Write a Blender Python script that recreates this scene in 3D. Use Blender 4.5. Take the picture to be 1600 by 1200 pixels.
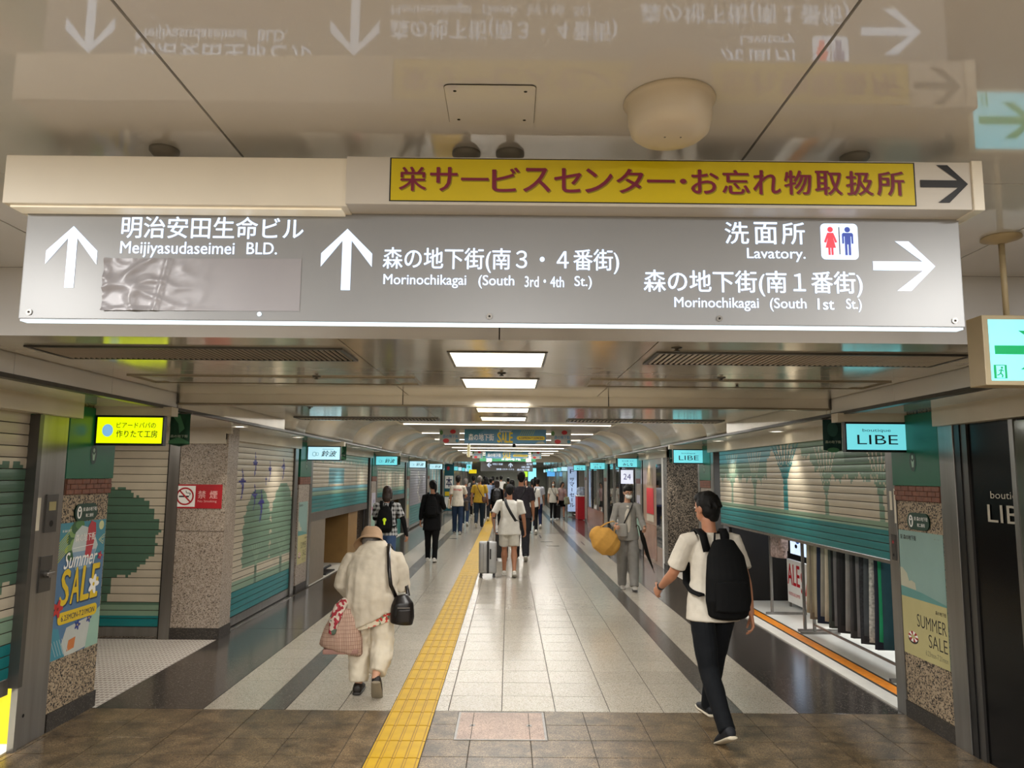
import bpy, bmesh, math, random
from mathutils import Vector, Matrix, noise
random.seed(7)
S = bpy.context.scene
for o in list(bpy.data.objects): bpy.data.objects.remove(o)
COL = S.collection
V = Vector
R = math.radians

# ------------------------------------------------------------ camera, world, exposure
def build_camera():
    yaw, pitch, roll = R(0.18306), R(6.96366), R(0.5)
    fwd = V((math.sin(yaw)*math.cos(pitch), math.cos(yaw)*math.cos(pitch), math.sin(pitch)))
    r = V((math.cos(yaw), -math.sin(yaw), 0)); u = r.cross(fwd)
    c, s = math.cos(roll), math.sin(roll)
    rr = c*r + s*u; uu = -s*r + c*u
    cam = bpy.data.cameras.new('camera'); ob = bpy.data.objects.new('camera', cam)
    cam.sensor_width = 36.0; cam.lens = 1167.0/1600*36.0; cam.clip_start = 0.05; cam.clip_end = 200
    m = Matrix((rr, uu, -fwd)).transposed().to_4x4(); m.translation = V((0, 0, 1.80))
    ob.matrix_world = m; COL.objects.link(ob); S.camera = ob
build_camera()
w = bpy.data.worlds.new('world'); S.world = w; w.use_nodes = True
w.node_tree.nodes['Background'].inputs[0].default_value = (0.80, 0.86, 0.92, 1)
w.node_tree.nodes['Background'].inputs[1].default_value = 0.25
S.view_settings.view_transform = 'Standard'; S.view_settings.look = 'None'
S.view_settings.gamma = 1.0; S.view_settings.exposure = 0.66; S.view_settings.use_curve_mapping = False
S.cycles.diffuse_bounces = 8; S.cycles.max_bounces = 12
E_PANEL = 26.0     # square ceiling light radiance
E_STRIP = 20.0     # light strips of the vault
E_DOWN = 20.0      # downlight power (W)
E_REAR = 110.0      # ceiling lights of the concourse behind the camera (W each)
E_SHOP = 150.0

# ------------------------------------------------------------ materials
def lin(h):
    h = h.lstrip('#'); v = [int(h[i:i+2], 16)/255 for i in (0, 2, 4)]
    return tuple(x/12.92 if x <= .04045 else ((x+.055)/1.055)**2.4 for x in v)
MATS = {}
def M(name, col, rough=.5, metal=0., spec=.5, nz=None, bump=None, emit=0., emcol=None, coat=0., alpha=1., trans=0., tint=None, stretch=None):
    """principled material; nz=(scale, amount) value noise on the colour, bump=(scale, strength)"""
    if name in MATS: return MATS[name]
    m = bpy.data.materials.new(name); m.use_nodes = True; nt = m.node_tree; n = nt.nodes; L = nt.links
    b = n['Principled BSDF']; c = lin(col)
    b.inputs['Base Color'].default_value = (*c, 1); b.inputs['Roughness'].default_value = rough
    b.inputs['Metallic'].default_value = metal; b.inputs['Specular IOR Level'].default_value = spec
    if coat: b.inputs['Coat Weight'].default_value = coat; b.inputs['Coat Roughness'].default_value = .04
    if trans: b.inputs['Transmission Weight'].default_value = trans
    if alpha < 1: b.inputs['Alpha'].default_value = alpha
    if emit:
        b.inputs['Emission Color'].default_value = (*(lin(emcol) if emcol else c), 1); b.inputs['Emission Strength'].default_value = emit
    tc = n.new('ShaderNodeTexCoord'); src = tc.outputs['Object']
    if stretch:
        mp = n.new('ShaderNodeMapping'); mp.inputs['Scale'].default_value = stretch; L.new(src, mp.inputs[0]); src = mp.outputs[0]
    if nz is None: nz = (9., .06)
    t = n.new('ShaderNodeTexNoise'); t.inputs['Scale'].default_value = nz[0]; t.inputs['Detail'].default_value = 4
    L.new(src, t.inputs['Vector'])
    rp = n.new('ShaderNodeValToRGB'); rp.color_ramp.elements[0].position = .3; rp.color_ramp.elements[1].position = .7
    a = nz[1]
    rp.color_ramp.elements[0].color = (*[x*(1-a) for x in c], 1)
    c2 = lin(tint) if tint else tuple(min(1, x*(1+a)) for x in c)
    rp.color_ramp.elements[1].color = (*c2, 1)
    L.new(t.outputs['Fac'], rp.inputs[0]); L.new(rp.outputs[0], b.inputs['Base Color'])
    if bump:
        t2 = n.new('ShaderNodeTexNoise'); t2.inputs['Scale'].default_value = bump[0]; t2.inputs['Detail'].default_value = 3
        L.new(src, t2.inputs['Vector'])
        bp = n.new('ShaderNodeBump'); bp.inputs['Strength'].default_value = bump[1]; bp.inputs['Distance'].default_value = .02
        L.new(t2.outputs['Fac'], bp.inputs['Height']); L.new(bp.outputs[0], b.inputs['Normal'])
    MATS[name] = m; return m
def speckle(name, stops, scale, rough=.45, bump=0., per_obj=0., blotch=None):
    """granite / terrazzo: voronoi cells coloured by a constant ramp"""
    if name in MATS: return MATS[name]
    m = bpy.data.materials.new(name); m.use_nodes = True; nt = m.node_tree; n = nt.nodes; L = nt.links
    b = n['Principled BSDF']; b.inputs['Roughness'].default_value = rough
    tc = n.new('ShaderNodeTexCoord'); oi = n.new('ShaderNodeObjectInfo')
    ad = n.new('ShaderNodeVectorMath'); ad.operation = 'ADD'
    L.new(tc.outputs['Object'], ad.inputs[0]); L.new(oi.outputs['Location'], ad.inputs[1])
    v = n.new('ShaderNodeTexVoronoi'); v.inputs['Scale'].default_value = scale; L.new(ad.outputs[0], v.inputs['Vector'])
    sp = n.new('ShaderNodeSeparateColor'); L.new(v.outputs['Color'], sp.inputs[0])
    rp = n.new('ShaderNodeValToRGB'); rp.color_ramp.interpolation = 'CONSTANT'
    for i, (p, c) in enumerate(stops):
        e = rp.color_ramp.elements[i] if i < 2 else rp.color_ramp.elements.new(p)
        e.position = p; e.color = (*lin(c), 1)
    L.new(sp.outputs[0], rp.inputs[0]); out = rp.outputs[0]
    if blotch:
        t = n.new('ShaderNodeTexNoise'); t.inputs['Scale'].default_value = blotch[0]; t.inputs['Detail'].default_value = 5
        L.new(ad.outputs[0], t.inputs['Vector'])
        mr = n.new('ShaderNodeMapRange'); mr.inputs[1].default_value = .35; mr.inputs[2].default_value = .65
        mr.inputs[3].default_value = 1-blotch[1]; mr.inputs[4].default_value = 1+blotch[1]*.5; L.new(t.outputs['Fac'], mr.inputs[0])
        mx = n.new('ShaderNodeVectorMath'); mx.operation = 'SCALE'; L.new(out, mx.inputs[0]); L.new(mr.outputs[0], mx.inputs['Scale']); out = mx.outputs[0]
    if per_obj:
        mr = n.new('ShaderNodeMapRange'); mr.inputs[3].default_value = 1-per_obj; mr.inputs[4].default_value = 1+per_obj; L.new(oi.outputs['Random'], mr.inputs[0])
        mx = n.new('ShaderNodeVectorMath'); mx.operation = 'SCALE'; L.new(out, mx.inputs[0]); L.new(mr.outputs[0], mx.inputs['Scale']); out = mx.outputs[0]
    L.new(out, b.inputs['Base Color'])
    if bump:
        bp = n.new('ShaderNodeBump'); bp.inputs['Strength'].default_value = bump; bp.inputs['Distance'].default_value = .004
        L.new(sp.outputs[0], bp.inputs['Height']); L.new(bp.outputs[0], b.inputs['Normal'])
    MATS[name] = m; return m
def attr_mat(name, rough=.4, metal=.0, bump=None, spec=.5):
    if name in MATS: return MATS[name]
    m = bpy.data.materials.new(name); m.use_nodes = True; nt = m.node_tree; n = nt.nodes; L = nt.links
    b = n['Principled BSDF']; b.inputs['Roughness'].default_value = rough; b.inputs['Metallic'].default_value = metal
    b.inputs['Specular IOR Level'].default_value = spec
    a = n.new('ShaderNodeVertexColor'); a.layer_name = 'paint'
    t = n.new('ShaderNodeTexNoise'); t.inputs['Scale'].default_value = 5.; t.inputs['Detail'].default_value = 6
    tc = n.new('ShaderNodeTexCoord'); L.new(tc.outputs['Object'], t.inputs['Vector'])
    mr = n.new('ShaderNodeMapRange'); mr.inputs[3].default_value = .86; mr.inputs[4].default_value = 1.1; L.new(t.outputs['Fac'], mr.inputs[0])
    mx = n.new('ShaderNodeVectorMath'); mx.operation = 'SCALE'; L.new(a.outputs[0], mx.inputs[0]); L.new(mr.outputs[0], mx.inputs['Scale'])
    L.new(mx.outputs[0], b.inputs['Base Color']); MATS[name] = m; return m

m_ceil = M('gloss_cream_ceiling', '#dcdcdc', .055, 0, .45, coat=.45, nz=(2, .03))
m_metalceil = M('polished_metal_ceiling', '#d9d2c4', .12, .40, .6, nz=(3, .05), bump=(1.6, .10))
m_cove = M('satin_cove_metal', '#ddd7c9', .22, .25, .6, nz=(3, .05), bump=(1.2, .12))
m_cream = M('cream_painted_metal', '#c9bfab', .35, 0, .5, nz=(4, .05))
m_housing = M('ivory_housing', '#e3dccb', .38, nz=(3, .04))
m_dark = M('dark_gap', '#15130f', .8)
m_beam = M('brown_grey_beam', '#8f8470', .2, .5)
m_steel = M('brushed_stainless', '#8d8a86', .30, .85, nz=(14, .14), stretch=(1, 1, .06))
m_steel_d = M('dark_stainless', '#5c5a57', .35, .8, nz=(14, .12), stretch=(1, 1, .06))
m_green = M('green_enamel_panel', '#0f6247', .32, 0, .5, nz=(5, .08))
m_black = M('black_gloss_metal', '#08080a', .3)
m_blackp = M('black_plastic', '#141416', .5)
m_white = M('white_print', '#efeeea', .5, nz=(6, .02))
m_granite = speckle('rough_granite', [(0, '#1c1813'), (.20, '#5f5142'), (.30, '#9f8c72'), (.70, '#ae9c83'), (.9, '#7a6a56')], 105, .6, .5)
m_granite_l = speckle('fine_granite', [(0, '#5d5348'), (.12, '#8d7f70'), (.45, '#a3968a'), (.8, '#b3a698')], 110, .4, .2)
m_granite_d = speckle('dark_granite', [(0, '#1d1a17'), (.30, '#4a443d'), (.55, '#7a7267'), (.85, '#96897a')], 70, .4, .3)
m_kerb = speckle('dark_kerb_stone', [(0, '#2a2622'), (.5, '#37322d'), (.9, '#5a534b')], 160, .5)
m_tile = speckle('light_terrazzo_tile', [(0, '#837b6e'), (.12, '#aaa293'), (.55, '#b3ab9d'), (.85, '#beb6a9')], 190, .19, 0, .045)
m_tile_b = speckle('brown_terrazzo_tile', [(0, '#3e3122'), (.22, '#6a573d'), (.6, '#77644a'), (.85, '#8d7b60')], 190, .33, 0, .08, (7, .5))
m_band = speckle('black_polished_granite', [(0, '#38332f'), (.6, '#443f3a'), (.93, '#6f6860')], 170, .16, 0, .04)
m_band2 = speckle('grey_polished_granite', [(0, '#4a4540'), (.6, '#5b554f'), (.93, '#7d756c')], 170, .2, 0, .05)
m_tact = M('yellow_tactile_tile', '#c39c18', .5, 0, .3, nz=(7, .10))
m_tact_d = M('deep_yellow_rib', '#94700f', .5)
m_alcovetile = M('patterned_light_tile', '#c9c3bb', .4, nz=(60, .12))
m_grout = M('grout', '#40382d', .8)
m_em_panel = M('lit_ceiling_panel', '#fff2d2', .4, emit=2.2, emcol='#fff0cf')
m_em_strip = M('lit_light_strip', '#fff8ea', .4, emit=3.5, emcol='#fff6e6')
m_em_down = M('lit_downlight', '#fff6e2', .4, emit=6.)
m_em_white = M('backlit_white', '#d9e9ff', .3, emit=.50, emcol='#cfe3ff')
m_em_edge = M('backlit_edge', '#e2f4ff', .3, emit=.8, emcol='#d6f0ff')
m_signgrey = M('grey_sign_acrylic', '#8c8e90', .36, nz=(2, .05))
m_glass = M('dark_glass', '#0c0d0e', .04, spec=.6)

# ------------------------------------------------------------ mesh helpers
def bm_box(bm, x0, x1, y0, y1, z0, z1, bev=0.):
    r = bmesh.ops.create_cube(bm, size=1)
    for v in r['verts']:
        v.co = V((x0+(v.co.x+.5)*(x1-x0), y0+(v.co.y+.5)*(y1-y0), z0+(v.co.z+.5)*(z1-z0)))
    if bev:
        es = list({e for v in r['verts'] for e in v.link_edges})
        bmesh.ops.bevel(bm, geom=es, offset=bev, segments=2, affect='EDGES', profile=.6)
def bm_cyl(bm, p0, p1, r0, r1=None, seg=20, caps=True):
    p0, p1 = V(p0), V(p1); r1 = r0 if r1 is None else r1
    d = (p1-p0).normalized(); a = d.orthogonal().normalized(); b = d.cross(a)
    A = []; B = []
    for i in range(seg):
        t = 2*math.pi*i/seg; q = a*math.cos(t)+b*math.sin(t)
        A.append(bm.verts.new(p0+q*r0)); B.append(bm.verts.new(p1+q*r1))
    for i in range(seg): j = (i+1) % seg; bm.faces.new((A[i], A[j], B[j], B[i]))
    if caps: bm.faces.new(A[::-1]); bm.faces.new(B)
def bm_lathe(bm, c, prof, seg=40):
    """profile [(r, z)] round the z axis at c"""
    rings = []
    for r, z in prof:
        rings.append([bm.verts.new(V(c)+V((max(r, 1e-4)*math.cos(2*math.pi*i/seg), max(r, 1e-4)*math.sin(2*math.pi*i/seg), z))) for i in range(seg)])
    for A, B in zip(rings, rings[1:]):
        for i in range(seg): j = (i+1) % seg; bm.faces.new((A[i], A[j], B[j], B[i]))
def bm_tube(bm, pts, r, seg=8):
    pts = [V(p) for p in pts]; rings = []
    for i, p in enumerate(pts):
        d = (pts[min(i+1, len(pts)-1)]-pts[max(i-1, 0)]).normalized()
        a = V((0, 0, 1)).cross(d); a = a.normalized() if a.length > .05 else V((1, 0, 0)); b = d.cross(a)
        rr = r[i] if isinstance(r, (list, tuple)) else r
        rings.append([bm.verts.new(p+(a*math.cos(2*math.pi*k/seg)+b*math.sin(2*math.pi*k/seg))*rr) for k in range(seg)])
    for A, B in zip(rings, rings[1:]):
        for i in range(seg): j = (i+1) % seg; bm.faces.new((A[i], A[j], B[j], B[i]))
    bm.faces.new(rings[0][::-1]); bm.faces.new(rings[-1])
def bm_ribbon(bm, pts, wdir, width, thick):
    """flat strap through pts; wdir = width direction (vector or list)"""
    pts = [V(p) for p in pts]; rings = []
    for i, p in enumerate(pts):
        d = (pts[min(i+1, len(pts)-1)]-pts[max(i-1, 0)]).normalized()
        a = V(wdir[i] if isinstance(wdir, list) else wdir); a = (a-d*a.dot(d)).normalized(); b = d.cross(a)
        rings.append([bm.verts.new(p+a*sa*width/2+b*sb*thick/2) for sa, sb in ((-1, -1), (1, -1), (1, 1), (-1, 1))])
    for A, B in zip(rings, rings[1:]):
        for i in range(4): j = (i+1) % 4; bm.faces.new((A[i], A[j], B[j], B[i]))
    bm.faces.new(rings[0][::-1]); bm.faces.new(rings[-1])
def obj(name, bm, mat, parent=None, kind=None, smooth=False, local=False, label=None):
    if isinstance(bm, bpy.types.Mesh): me = bm
    else:
        bmesh.ops.recalc_face_normals(bm, faces=bm.faces[:])
        me = bpy.data.meshes.new(name); bm.to_mesh(me); bm.free()
    for mm in (mat if isinstance(mat, (list, tuple)) else [mat]): me.materials.append(mm)
    if smooth: me.polygons.foreach_set('use_smooth', [True]*len(me.polygons))
    o = bpy.data.objects.new(name, me); COL.objects.link(o)
    if parent:
        o.parent = parent
        if not local: me.transform(wm(parent).inverted())
    if kind: o['kind'] = kind
    if label: o['label'] = label
    return o
def wm(o):
    m = o.matrix_basis.copy()
    while o.parent: o = o.parent; m = o.matrix_basis @ m
    return m
def tag(o, label, cat, group=None, kind=None):
    o['label'] = label; o['category'] = cat
    if group: o['group'] = group
    if kind: o['kind'] = kind
    return o
def thing(name, label, cat, loc, rz=0., group=None, parent=None):
    o = bpy.data.objects.new(name, None); COL.objects.link(o); o.empty_display_size = .1
    o.location = loc; o.rotation_euler = (0, 0, rz)
    return tag(o, label, cat, group)
def dup(root, loc, label=None, group=None, rz=None):
    kids = [c for c in bpy.data.objects if c.parent is root]
    sub = {c: [g for g in bpy.data.objects if g.parent is c] for c in kids}
    r = root.copy(); COL.objects.link(r); r.location = loc
    if rz is not None: r.rotation_euler = (0, 0, rz)
    if label: r['label'] = label
    if group: r['group'] = group
    for c in kids:
        k = c.copy(); COL.objects.link(k); k.parent = r
        for g in sub[c]:
            q = g.copy(); COL.objects.link(q); q.parent = k
    return r
def box(name, dims, mat, parent=None, bev=0., kind=None, **k):
    bm = bmesh.new(); bm_box(bm, *dims, bev); return obj(name, bm, mat, parent, kind, **k)
def struct(name, dims, mat, parent=None):
    return box(name, dims, mat, parent, kind=None if parent else 'structure')

# ------------------------------------------------------------ flat print on a face
UNIQ = {'arrow', 'switch_plate', 'leg', 'white_plate', 'label_sticker', 'white_field', 'red_spot', 'round_logo', 'hanging_wire'}
class Face:
    def __init__(s, o, r, u):
        s.o, s.r, s.u = V(o), V(r).normalized(), V(u).normalized(); s.n = s.r.cross(s.u); s.b = {}
    def bm(s, name, mat, uniq=None):
        if uniq is None and name in UNIQ: s.c = getattr(s, 'c', 0)+1; uniq = s.c
        k = (name, mat.name, uniq)
        if k not in s.b: s.b[k] = (bmesh.new(), mat)
        return s.b[k][0]
    def at(s, u, v, d=0.): return s.o+s.r*u+s.u*v+s.n*d
    def poly(s, name, mat, pts, d=.001):
        bm = s.bm(name, mat); bm.faces.new([bm.verts.new(s.at(u, v, d)) for u, v in pts])
    def rect(s, name, mat, u0, v0, u1, v1, d=.001, th=0.):
        if not th: return s.poly(name, mat, [(u0, v0), (u1, v0), (u1, v1), (u0, v1)], d)
        bm = s.bm(name, mat)
        A = [bm.verts.new(s.at(u, v, d)) for u, v in ((u0, v0), (u1, v0), (u1, v1), (u0, v1))]
        B = [bm.verts.new(s.at(u, v, d-th)) for u, v in ((u0, v0), (u1, v0), (u1, v1), (u0, v1))]
        bm.faces.new(A)
        for i in range(4): j = (i+1) % 4; bm.faces.new((A[i], B[i], B[j], A[j]))
    def disc(s, name, mat, u, v, ru, rv=None, d=.001, seg=28, a0=0., wob=None):
        rv = rv or ru
        s.poly(name, mat, [(u+ru*math.cos(t)*(1+(wob(t) if wob else 0)), v+rv*math.sin(t)*(1+(wob(t) if wob else 0))) for t in [2*math.pi*i/seg+a0 for i in range(seg)]], d)
    def ring(s, name, mat, u, v, r, w, d=.001, seg=32, rv=None):
        bm = s.bm(name, mat); k = (rv or r)/r
        A = [[bm.verts.new(s.at(u+q*math.cos(t), v+q*k*math.sin(t), d)) for t in [2*math.pi*i/seg for i in range(seg)]] for q in (r-w, r)]
        for i in range(seg): j = (i+1) % seg; bm.faces.new((A[0][i], A[0][j], A[1][j], A[1][i]))
    def rrect(s, name, mat, u0, v0, u1, v1, r, d=.001, seg=6):
        pts = []
        for cx, cy, a in ((u1-r, v1-r, 0), (u0+r, v1-r, 90), (u0+r, v0+r, 180), (u1-r, v0+r, 270)):
            pts += [(cx+r*math.cos(R(a+90*i/seg)), cy+r*math.sin(R(a+90*i/seg))) for i in range(seg+1)]
        s.poly(name, mat, pts, d)
    def line(s, name, mat, pts, w, d=.001):
        for (a, b), (c, e) in zip(pts, pts[1:]):
            L = math.hypot(c-a, e-b) or 1; nx, ny = -(e-b)/L*w/2, (c-a)/L*w/2
            s.poly(name, mat, [(a+nx, b+ny), (a-nx, b-ny), (c-nx, e-ny), (c+nx, e+ny)], d)
    def text(s, name, mat, txt, u0, v0, u1, v1, d=.0015, bold=0., shear=0., res=3):
        me = text_mesh(txt, min(bold, 0), shear, res)
        xs = [v.co.x for v in me.vertices]; ys = [v.co.y for v in me.vertices]
        if not xs: return
        x0, x1, y0, y1 = min(xs), max(xs), min(ys), max(ys)
        su = (u1-u0)/max(x1-x0, 1e-6); sv = (v1-v0)/max(y1-y0, 1e-6)
        s.c = getattr(s, 'c', 0)+1; bm = s.bm(name, mat, s.c)
        q = max(bold, 0)*.75; shifts = [(0, 0)] if q == 0 else [(-q, 0), (q, 0), (0, q*.6), (0, -q*.6)]
        for n_, (dx, dy) in enumerate(shifts):
            vs = [bm.verts.new(s.at(u0+(v.co.x-x0+dx)*su, v0+(v.co.y-y0+dy)*sv, d+n_*.00004)) for v in me.vertices]
            for p in me.polygons:
                try: bm.faces.new([vs[i] for i in p.vertices])
                except ValueError: pass
    def emit(s, parent):
        out = []
        for (name, _, _), (bm, mat) in s.b.items():
            fl = [f for f in bm.faces]
            for f in fl: f.normal_update()
            bad = [f for f in fl if f.normal.dot(s.n) < -.3]
            if bad: bmesh.ops.reverse_faces(bm, faces=bad)
            me = bpy.data.meshes.new(name); bm.to_mesh(me); bm.free()
            out.append(obj(name, me, mat, parent))
        s.b = {}; return out
TXT = {}
def text_mesh(txt, bold, shear, res):
    k = (txt, bold, shear, res)
    if k not in TXT:
        cu = bpy.data.curves.new('txt', 'FONT'); cu.body = txt; cu.size = 1; cu.offset = bold; cu.shear = shear
        cu.resolution_u = res; cu.fill_mode = 'FRONT'
        ob = bpy.data.objects.new('txt', cu); TXT[k] = bpy.data.meshes.new_from_object(ob)
        bpy.data.objects.remove(ob); bpy.data.curves.remove(cu)
    return TXT[k]
# ============================================================ STRUCTURE
XL, XR = -3.2, 3.07          # faces of the shop fronts
SOF = 2.30                   # soffit over the shop fronts
YB, YF = 6.0, 36.0
NB = 5                       # bays of the vaulted street
# ---- floor: a grout bed with every tile laid on it
floor = struct('floor', (-9, 9, -6, 66, -.12, -.004), m_grout)
def tile_mesh(wx, wy, mat, h=.004, g=.0032):
    bm = bmesh.new(); bm_box(bm, g-wx/2, wx/2-g, g-wy/2, wy/2-g, -h, 0, .0012)
    me = bpy.data.meshes.new('tile'); bmesh.ops.recalc_face_normals(bm, faces=bm.faces[:]); bm.to_mesh(me); bm.free(); me.materials.append(mat); return me
TM = {}
def tile(x0, x1, y0, y1, mat, name='tile'):
    k = (round(x1-x0, 3), round(y1-y0, 3), mat.name)
    if k not in TM: TM[k] = tile_mesh(*k[:2], mat)
    o = bpy.data.objects.new(name, TM[k]); COL.objects.link(o); o.parent = floor; o.location = ((x0+x1)/2, (y0+y1)/2, 0)
    return o
def tiles_stuff(name, rects, mat):
    bm = bmesh.new(); g = .0022
    for x0, x1, y0, y1 in rects: bm_box(bm, x0+g, x1-g, y0+g, y1-g, -.004, 0)
    return obj(name, bm, mat, floor, kind='stuff')
# brown concourse tiles in the foreground (columns .415, rows .31)
for j in range(5):
    y1 = 6.0-.314*j
    for i in range(16):
        x0 = -3.2+.415*0-.4+.415*i; x0 = -3.569+.415*i
        x1 = x0+.415
        if j < 2 and x0 > -.4 and x1 < .3: continue           # the inspection cover
        a, b = max(x0, -3.2), min(x1, 3.07)
        if x0 < -.87 < x1: b = -.895
        if x0 < -.55 < x1 and x1 > -.5: a = -.548 if a < -.548 else a
        if j < 2 and a < -.36 < b: b = -.362
        if j < 2 and a < .285 < b: a = .285
        if a > -.9 and b < -.54: continue
        if b-a > .02: tile(a, b, y1-.314, y1, m_tile_b)
tiles_stuff('tile_field', [(-9+.415*i, -8.585+.415*i, y, y+.4) for i in range(43) for y in [4.43-.4*k for k in range(1, 24)]], m_tile_b)
tiles_stuff('tile_field', [(x, x+.4, y, y+.4) for x in [-7.6+.4*k for k in range(11)]+[3.07+.4*k for k in range(8)] for y in (4.43, 4.83, 5.23, 5.6)], m_tile_b)
# light tiles with dark granite bands in the vaulted street
cols = [(-2.33, -1.90), (-1.70, -1.29), (-1.29, -.89), (-.55, -.45), (-.45, -.038), (-.038, .376), (.376, .795), (.795, 1.21), (1.21, 1.62), (1.82, 2.25)]
for j in range(16):
    y = 6.0+.4*j
    for a, b in cols: tile(a, b, y, y+.4, m_tile)
tiles_stuff('tile_field', [(a, b, 12.4+.4*j, 12.8+.4*j) for j in range(134) for a, b in cols], m_tile)
for j in range(20):
    y = 6.0+3*j
    tile(-3.16, -2.33, y, y+3, m_band, 'granite_slab'); tile(2.25, 3.07, y, y+3, m_band, 'granite_slab')
    tile(-1.90, -1.70, y, y+3, m_band2, 'granite_slab'); tile(1.62, 1.82, y, y+3, m_band2, 'granite_slab')
for i in range(5):
    for j in range(6): tile(-4.96+.36*i, -4.60+.36*i, 6.02+.4*j, 6.42+.4*j, m_alcovetile)
rects = []
for i in range(45):
    for j in range(34):
        x = -4.94+.04*i; y = 6.05+.07*j
        rects.append((x, x+.024, y, y+.03))
bm = bmesh.new()
for x0, x1, y0, y1 in rects: bm_box(bm, x0, x1, y0, y1, 0, .0025)
obj('tile_studs', bm, M('stud_grey', '#9d948b', .5), floor, kind='stuff')
for i in range(4):
    for j in range(6): tile(3.08+.36*i, 3.44+.36*i, 12.1+.4*j, 12.5+.4*j, m_alcovetile)

# ---- yellow tactile strip (each paver with four raised ribs)
tac = thing('tactile_paving', 'yellow tactile guide strip of ribbed pavers running down the walkway', 'guide strip', (-.72, 4.4, 0))
def pav_mesh():
    bm = bmesh.new(); bm_box(bm, -.168, .168, -.153, .153, -.004, .001, .001)
    me0 = len(bm.faces)
    for k in range(4): bm_box(bm, -.15+.08*k, -.15+.08*k+.058, -.147, .147, .001, .006, .002)
    return bm
def pav_lines():
    bm = bmesh.new()
    for k in range(4):
        x = -.121+.08*k
        for s in (-1, 1): bm_box(bm, x+s*.0315-.0035, x+s*.0315+.0035, -.151, .151, .001, .0030)
    bm_box(bm, -.168, .168, -.1530, -.1515, .0, .0022)
    return bm
pb = pav_mesh(); pm = bpy.data.meshes.new('paver'); bmesh.ops.recalc_face_normals(pb, faces=pb.faces[:]); pb.to_mesh(pm); pb.free(); pm.materials.append(m_tact)
lb = pav_lines(); lm = bpy.data.meshes.new('rib_edge'); bmesh.ops.recalc_face_normals(lb, faces=lb.faces[:]); lb.to_mesh(lm); lb.free(); lm.materials.append(m_tact_d)
for k in range(30):
    o = bpy.data.objects.new('paver', pm); COL.objects.link(o); o.parent = tac; o.location = (0, .155+.31*k, 0)
    q = bpy.data.objects.new('rib_edge', lm); COL.objects.link(q); q.parent = o
bm = bmesh.new()
for k in range(30, 165):
    y = 4.4+.155+.31*k
    bm_box(bm, -.888, -.552, y-.153, y+.153, -.004, .001)
    for i in range(4): bm_box(bm, -.87+.08*i, -.812+.08*i, y-.147, y+.147, .001, .006)
obj('paver_field', bm, m_tact, tac, kind='stuff')

# ---- inspection cover
hc = thing('inspection_cover', 'pinkish steel-framed inspection cover set in the brown floor tiles', 'floor hatch', (-.04, 5.67, 0))
box('cover_panel', (-.345, .265, 5.375, 5.955, -.006, .002), speckle('pink_terrazzo', [(0, '#7d6455'), (.3, '#a58876'), (.8, '#b49886')], 190, .35, 0, 0, (4, .2)), hc)
for nm, d in (('frame_bar', (-.362, -.345, 5.36, 5.97, -.006, .004)), ('frame_bar', (.265, .282, 5.36, 5.97, -.006, .004)), ('frame_bar', (-.345, .265, 5.955, 5.97, -.006, .004)), ('frame_bar', (-.345, .265, 5.36, 5.375, -.006, .004))):
    box(nm, d, m_steel, hc)
for x in (-.247, .163):
    box('panel_joint', (x-.002, x+.002, 5.378, 5.952, .002, .0026), m_dark, hc)
    l = box('lifting_socket', (x-.018, x+.018, 5.64, 5.68, .002, .004), m_steel, hc); box('socket_slot', (x-.006, x+.006, 5.648, 5.672, .004, .0045), m_dark, l)
bm = bmesh.new()
for x, y, a in ((-1.75, 23.2, 0), (-1.62, 21.6, 0), (.95, 22.6, 1), (1.05, 20.8, 0), (1.15, 19.6, 0), (2.0, 20.4, 1)):
    bm_box(bm, x-(.02 if a else .16), x+(.02 if a else .16), y-(.5 if a else .08), y+(.5 if a else .08), 0, .002)
obj('floor_slot', bm, m_band2, floor, kind='stuff')

# ---- ceilings
ceil = struct('ceiling', (-9, 9, -6, 3.43, 2.765, 3.0), m_dark)
xs = [-9, -5.4, -3.5, -1.95, -.814, .696, 1.95, 3.5, 5.4, 9]; ys = [-6, -4, -1.9, .2, 2.317, 3.43]
for a, b in zip(xs, xs[1:]):
    for c, d in zip(ys, ys[1:]): box('panel', (a+.004, b-.004, c+.004, d-.004, 2.75, 2.766), m_ceil, ceil)
bulk = struct('wall_bulkhead', (-9, 9, 3.435, 3.46, 2.43, 3.0), m_dark)
for a, b in ((-2.72, -.05), (-.05, 2.64)): box('panel', (a+.003, b-.003, 3.43, 3.436, 2.425, 2.75), m_ceil, bulk)
for a, b in ((-9, -2.72), (2.64, 9)): box('panel', (a+.003, b-.003, 3.43, 3.436, 2.30, 2.75), m_ceil, bulk)
ceil2 = struct('ceiling', (-2.7, 2.62, 3.44, 8.92, 2.445, 2.62), m_dark)
xs = [-2.66, -.81, .70, 2.58]; ys = [3.45, 4.62, 5.28, 6.0, 7.0, 7.8, 8.9]
for i, (a, b) in enumerate(zip(xs, xs[1:])):
    for c, d in zip(ys, ys[1:]): box('panel', (a+.003, b-.003, c+.003, d-.003, 2.43, 2.446), m_metalceil, ceil2)
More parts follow.
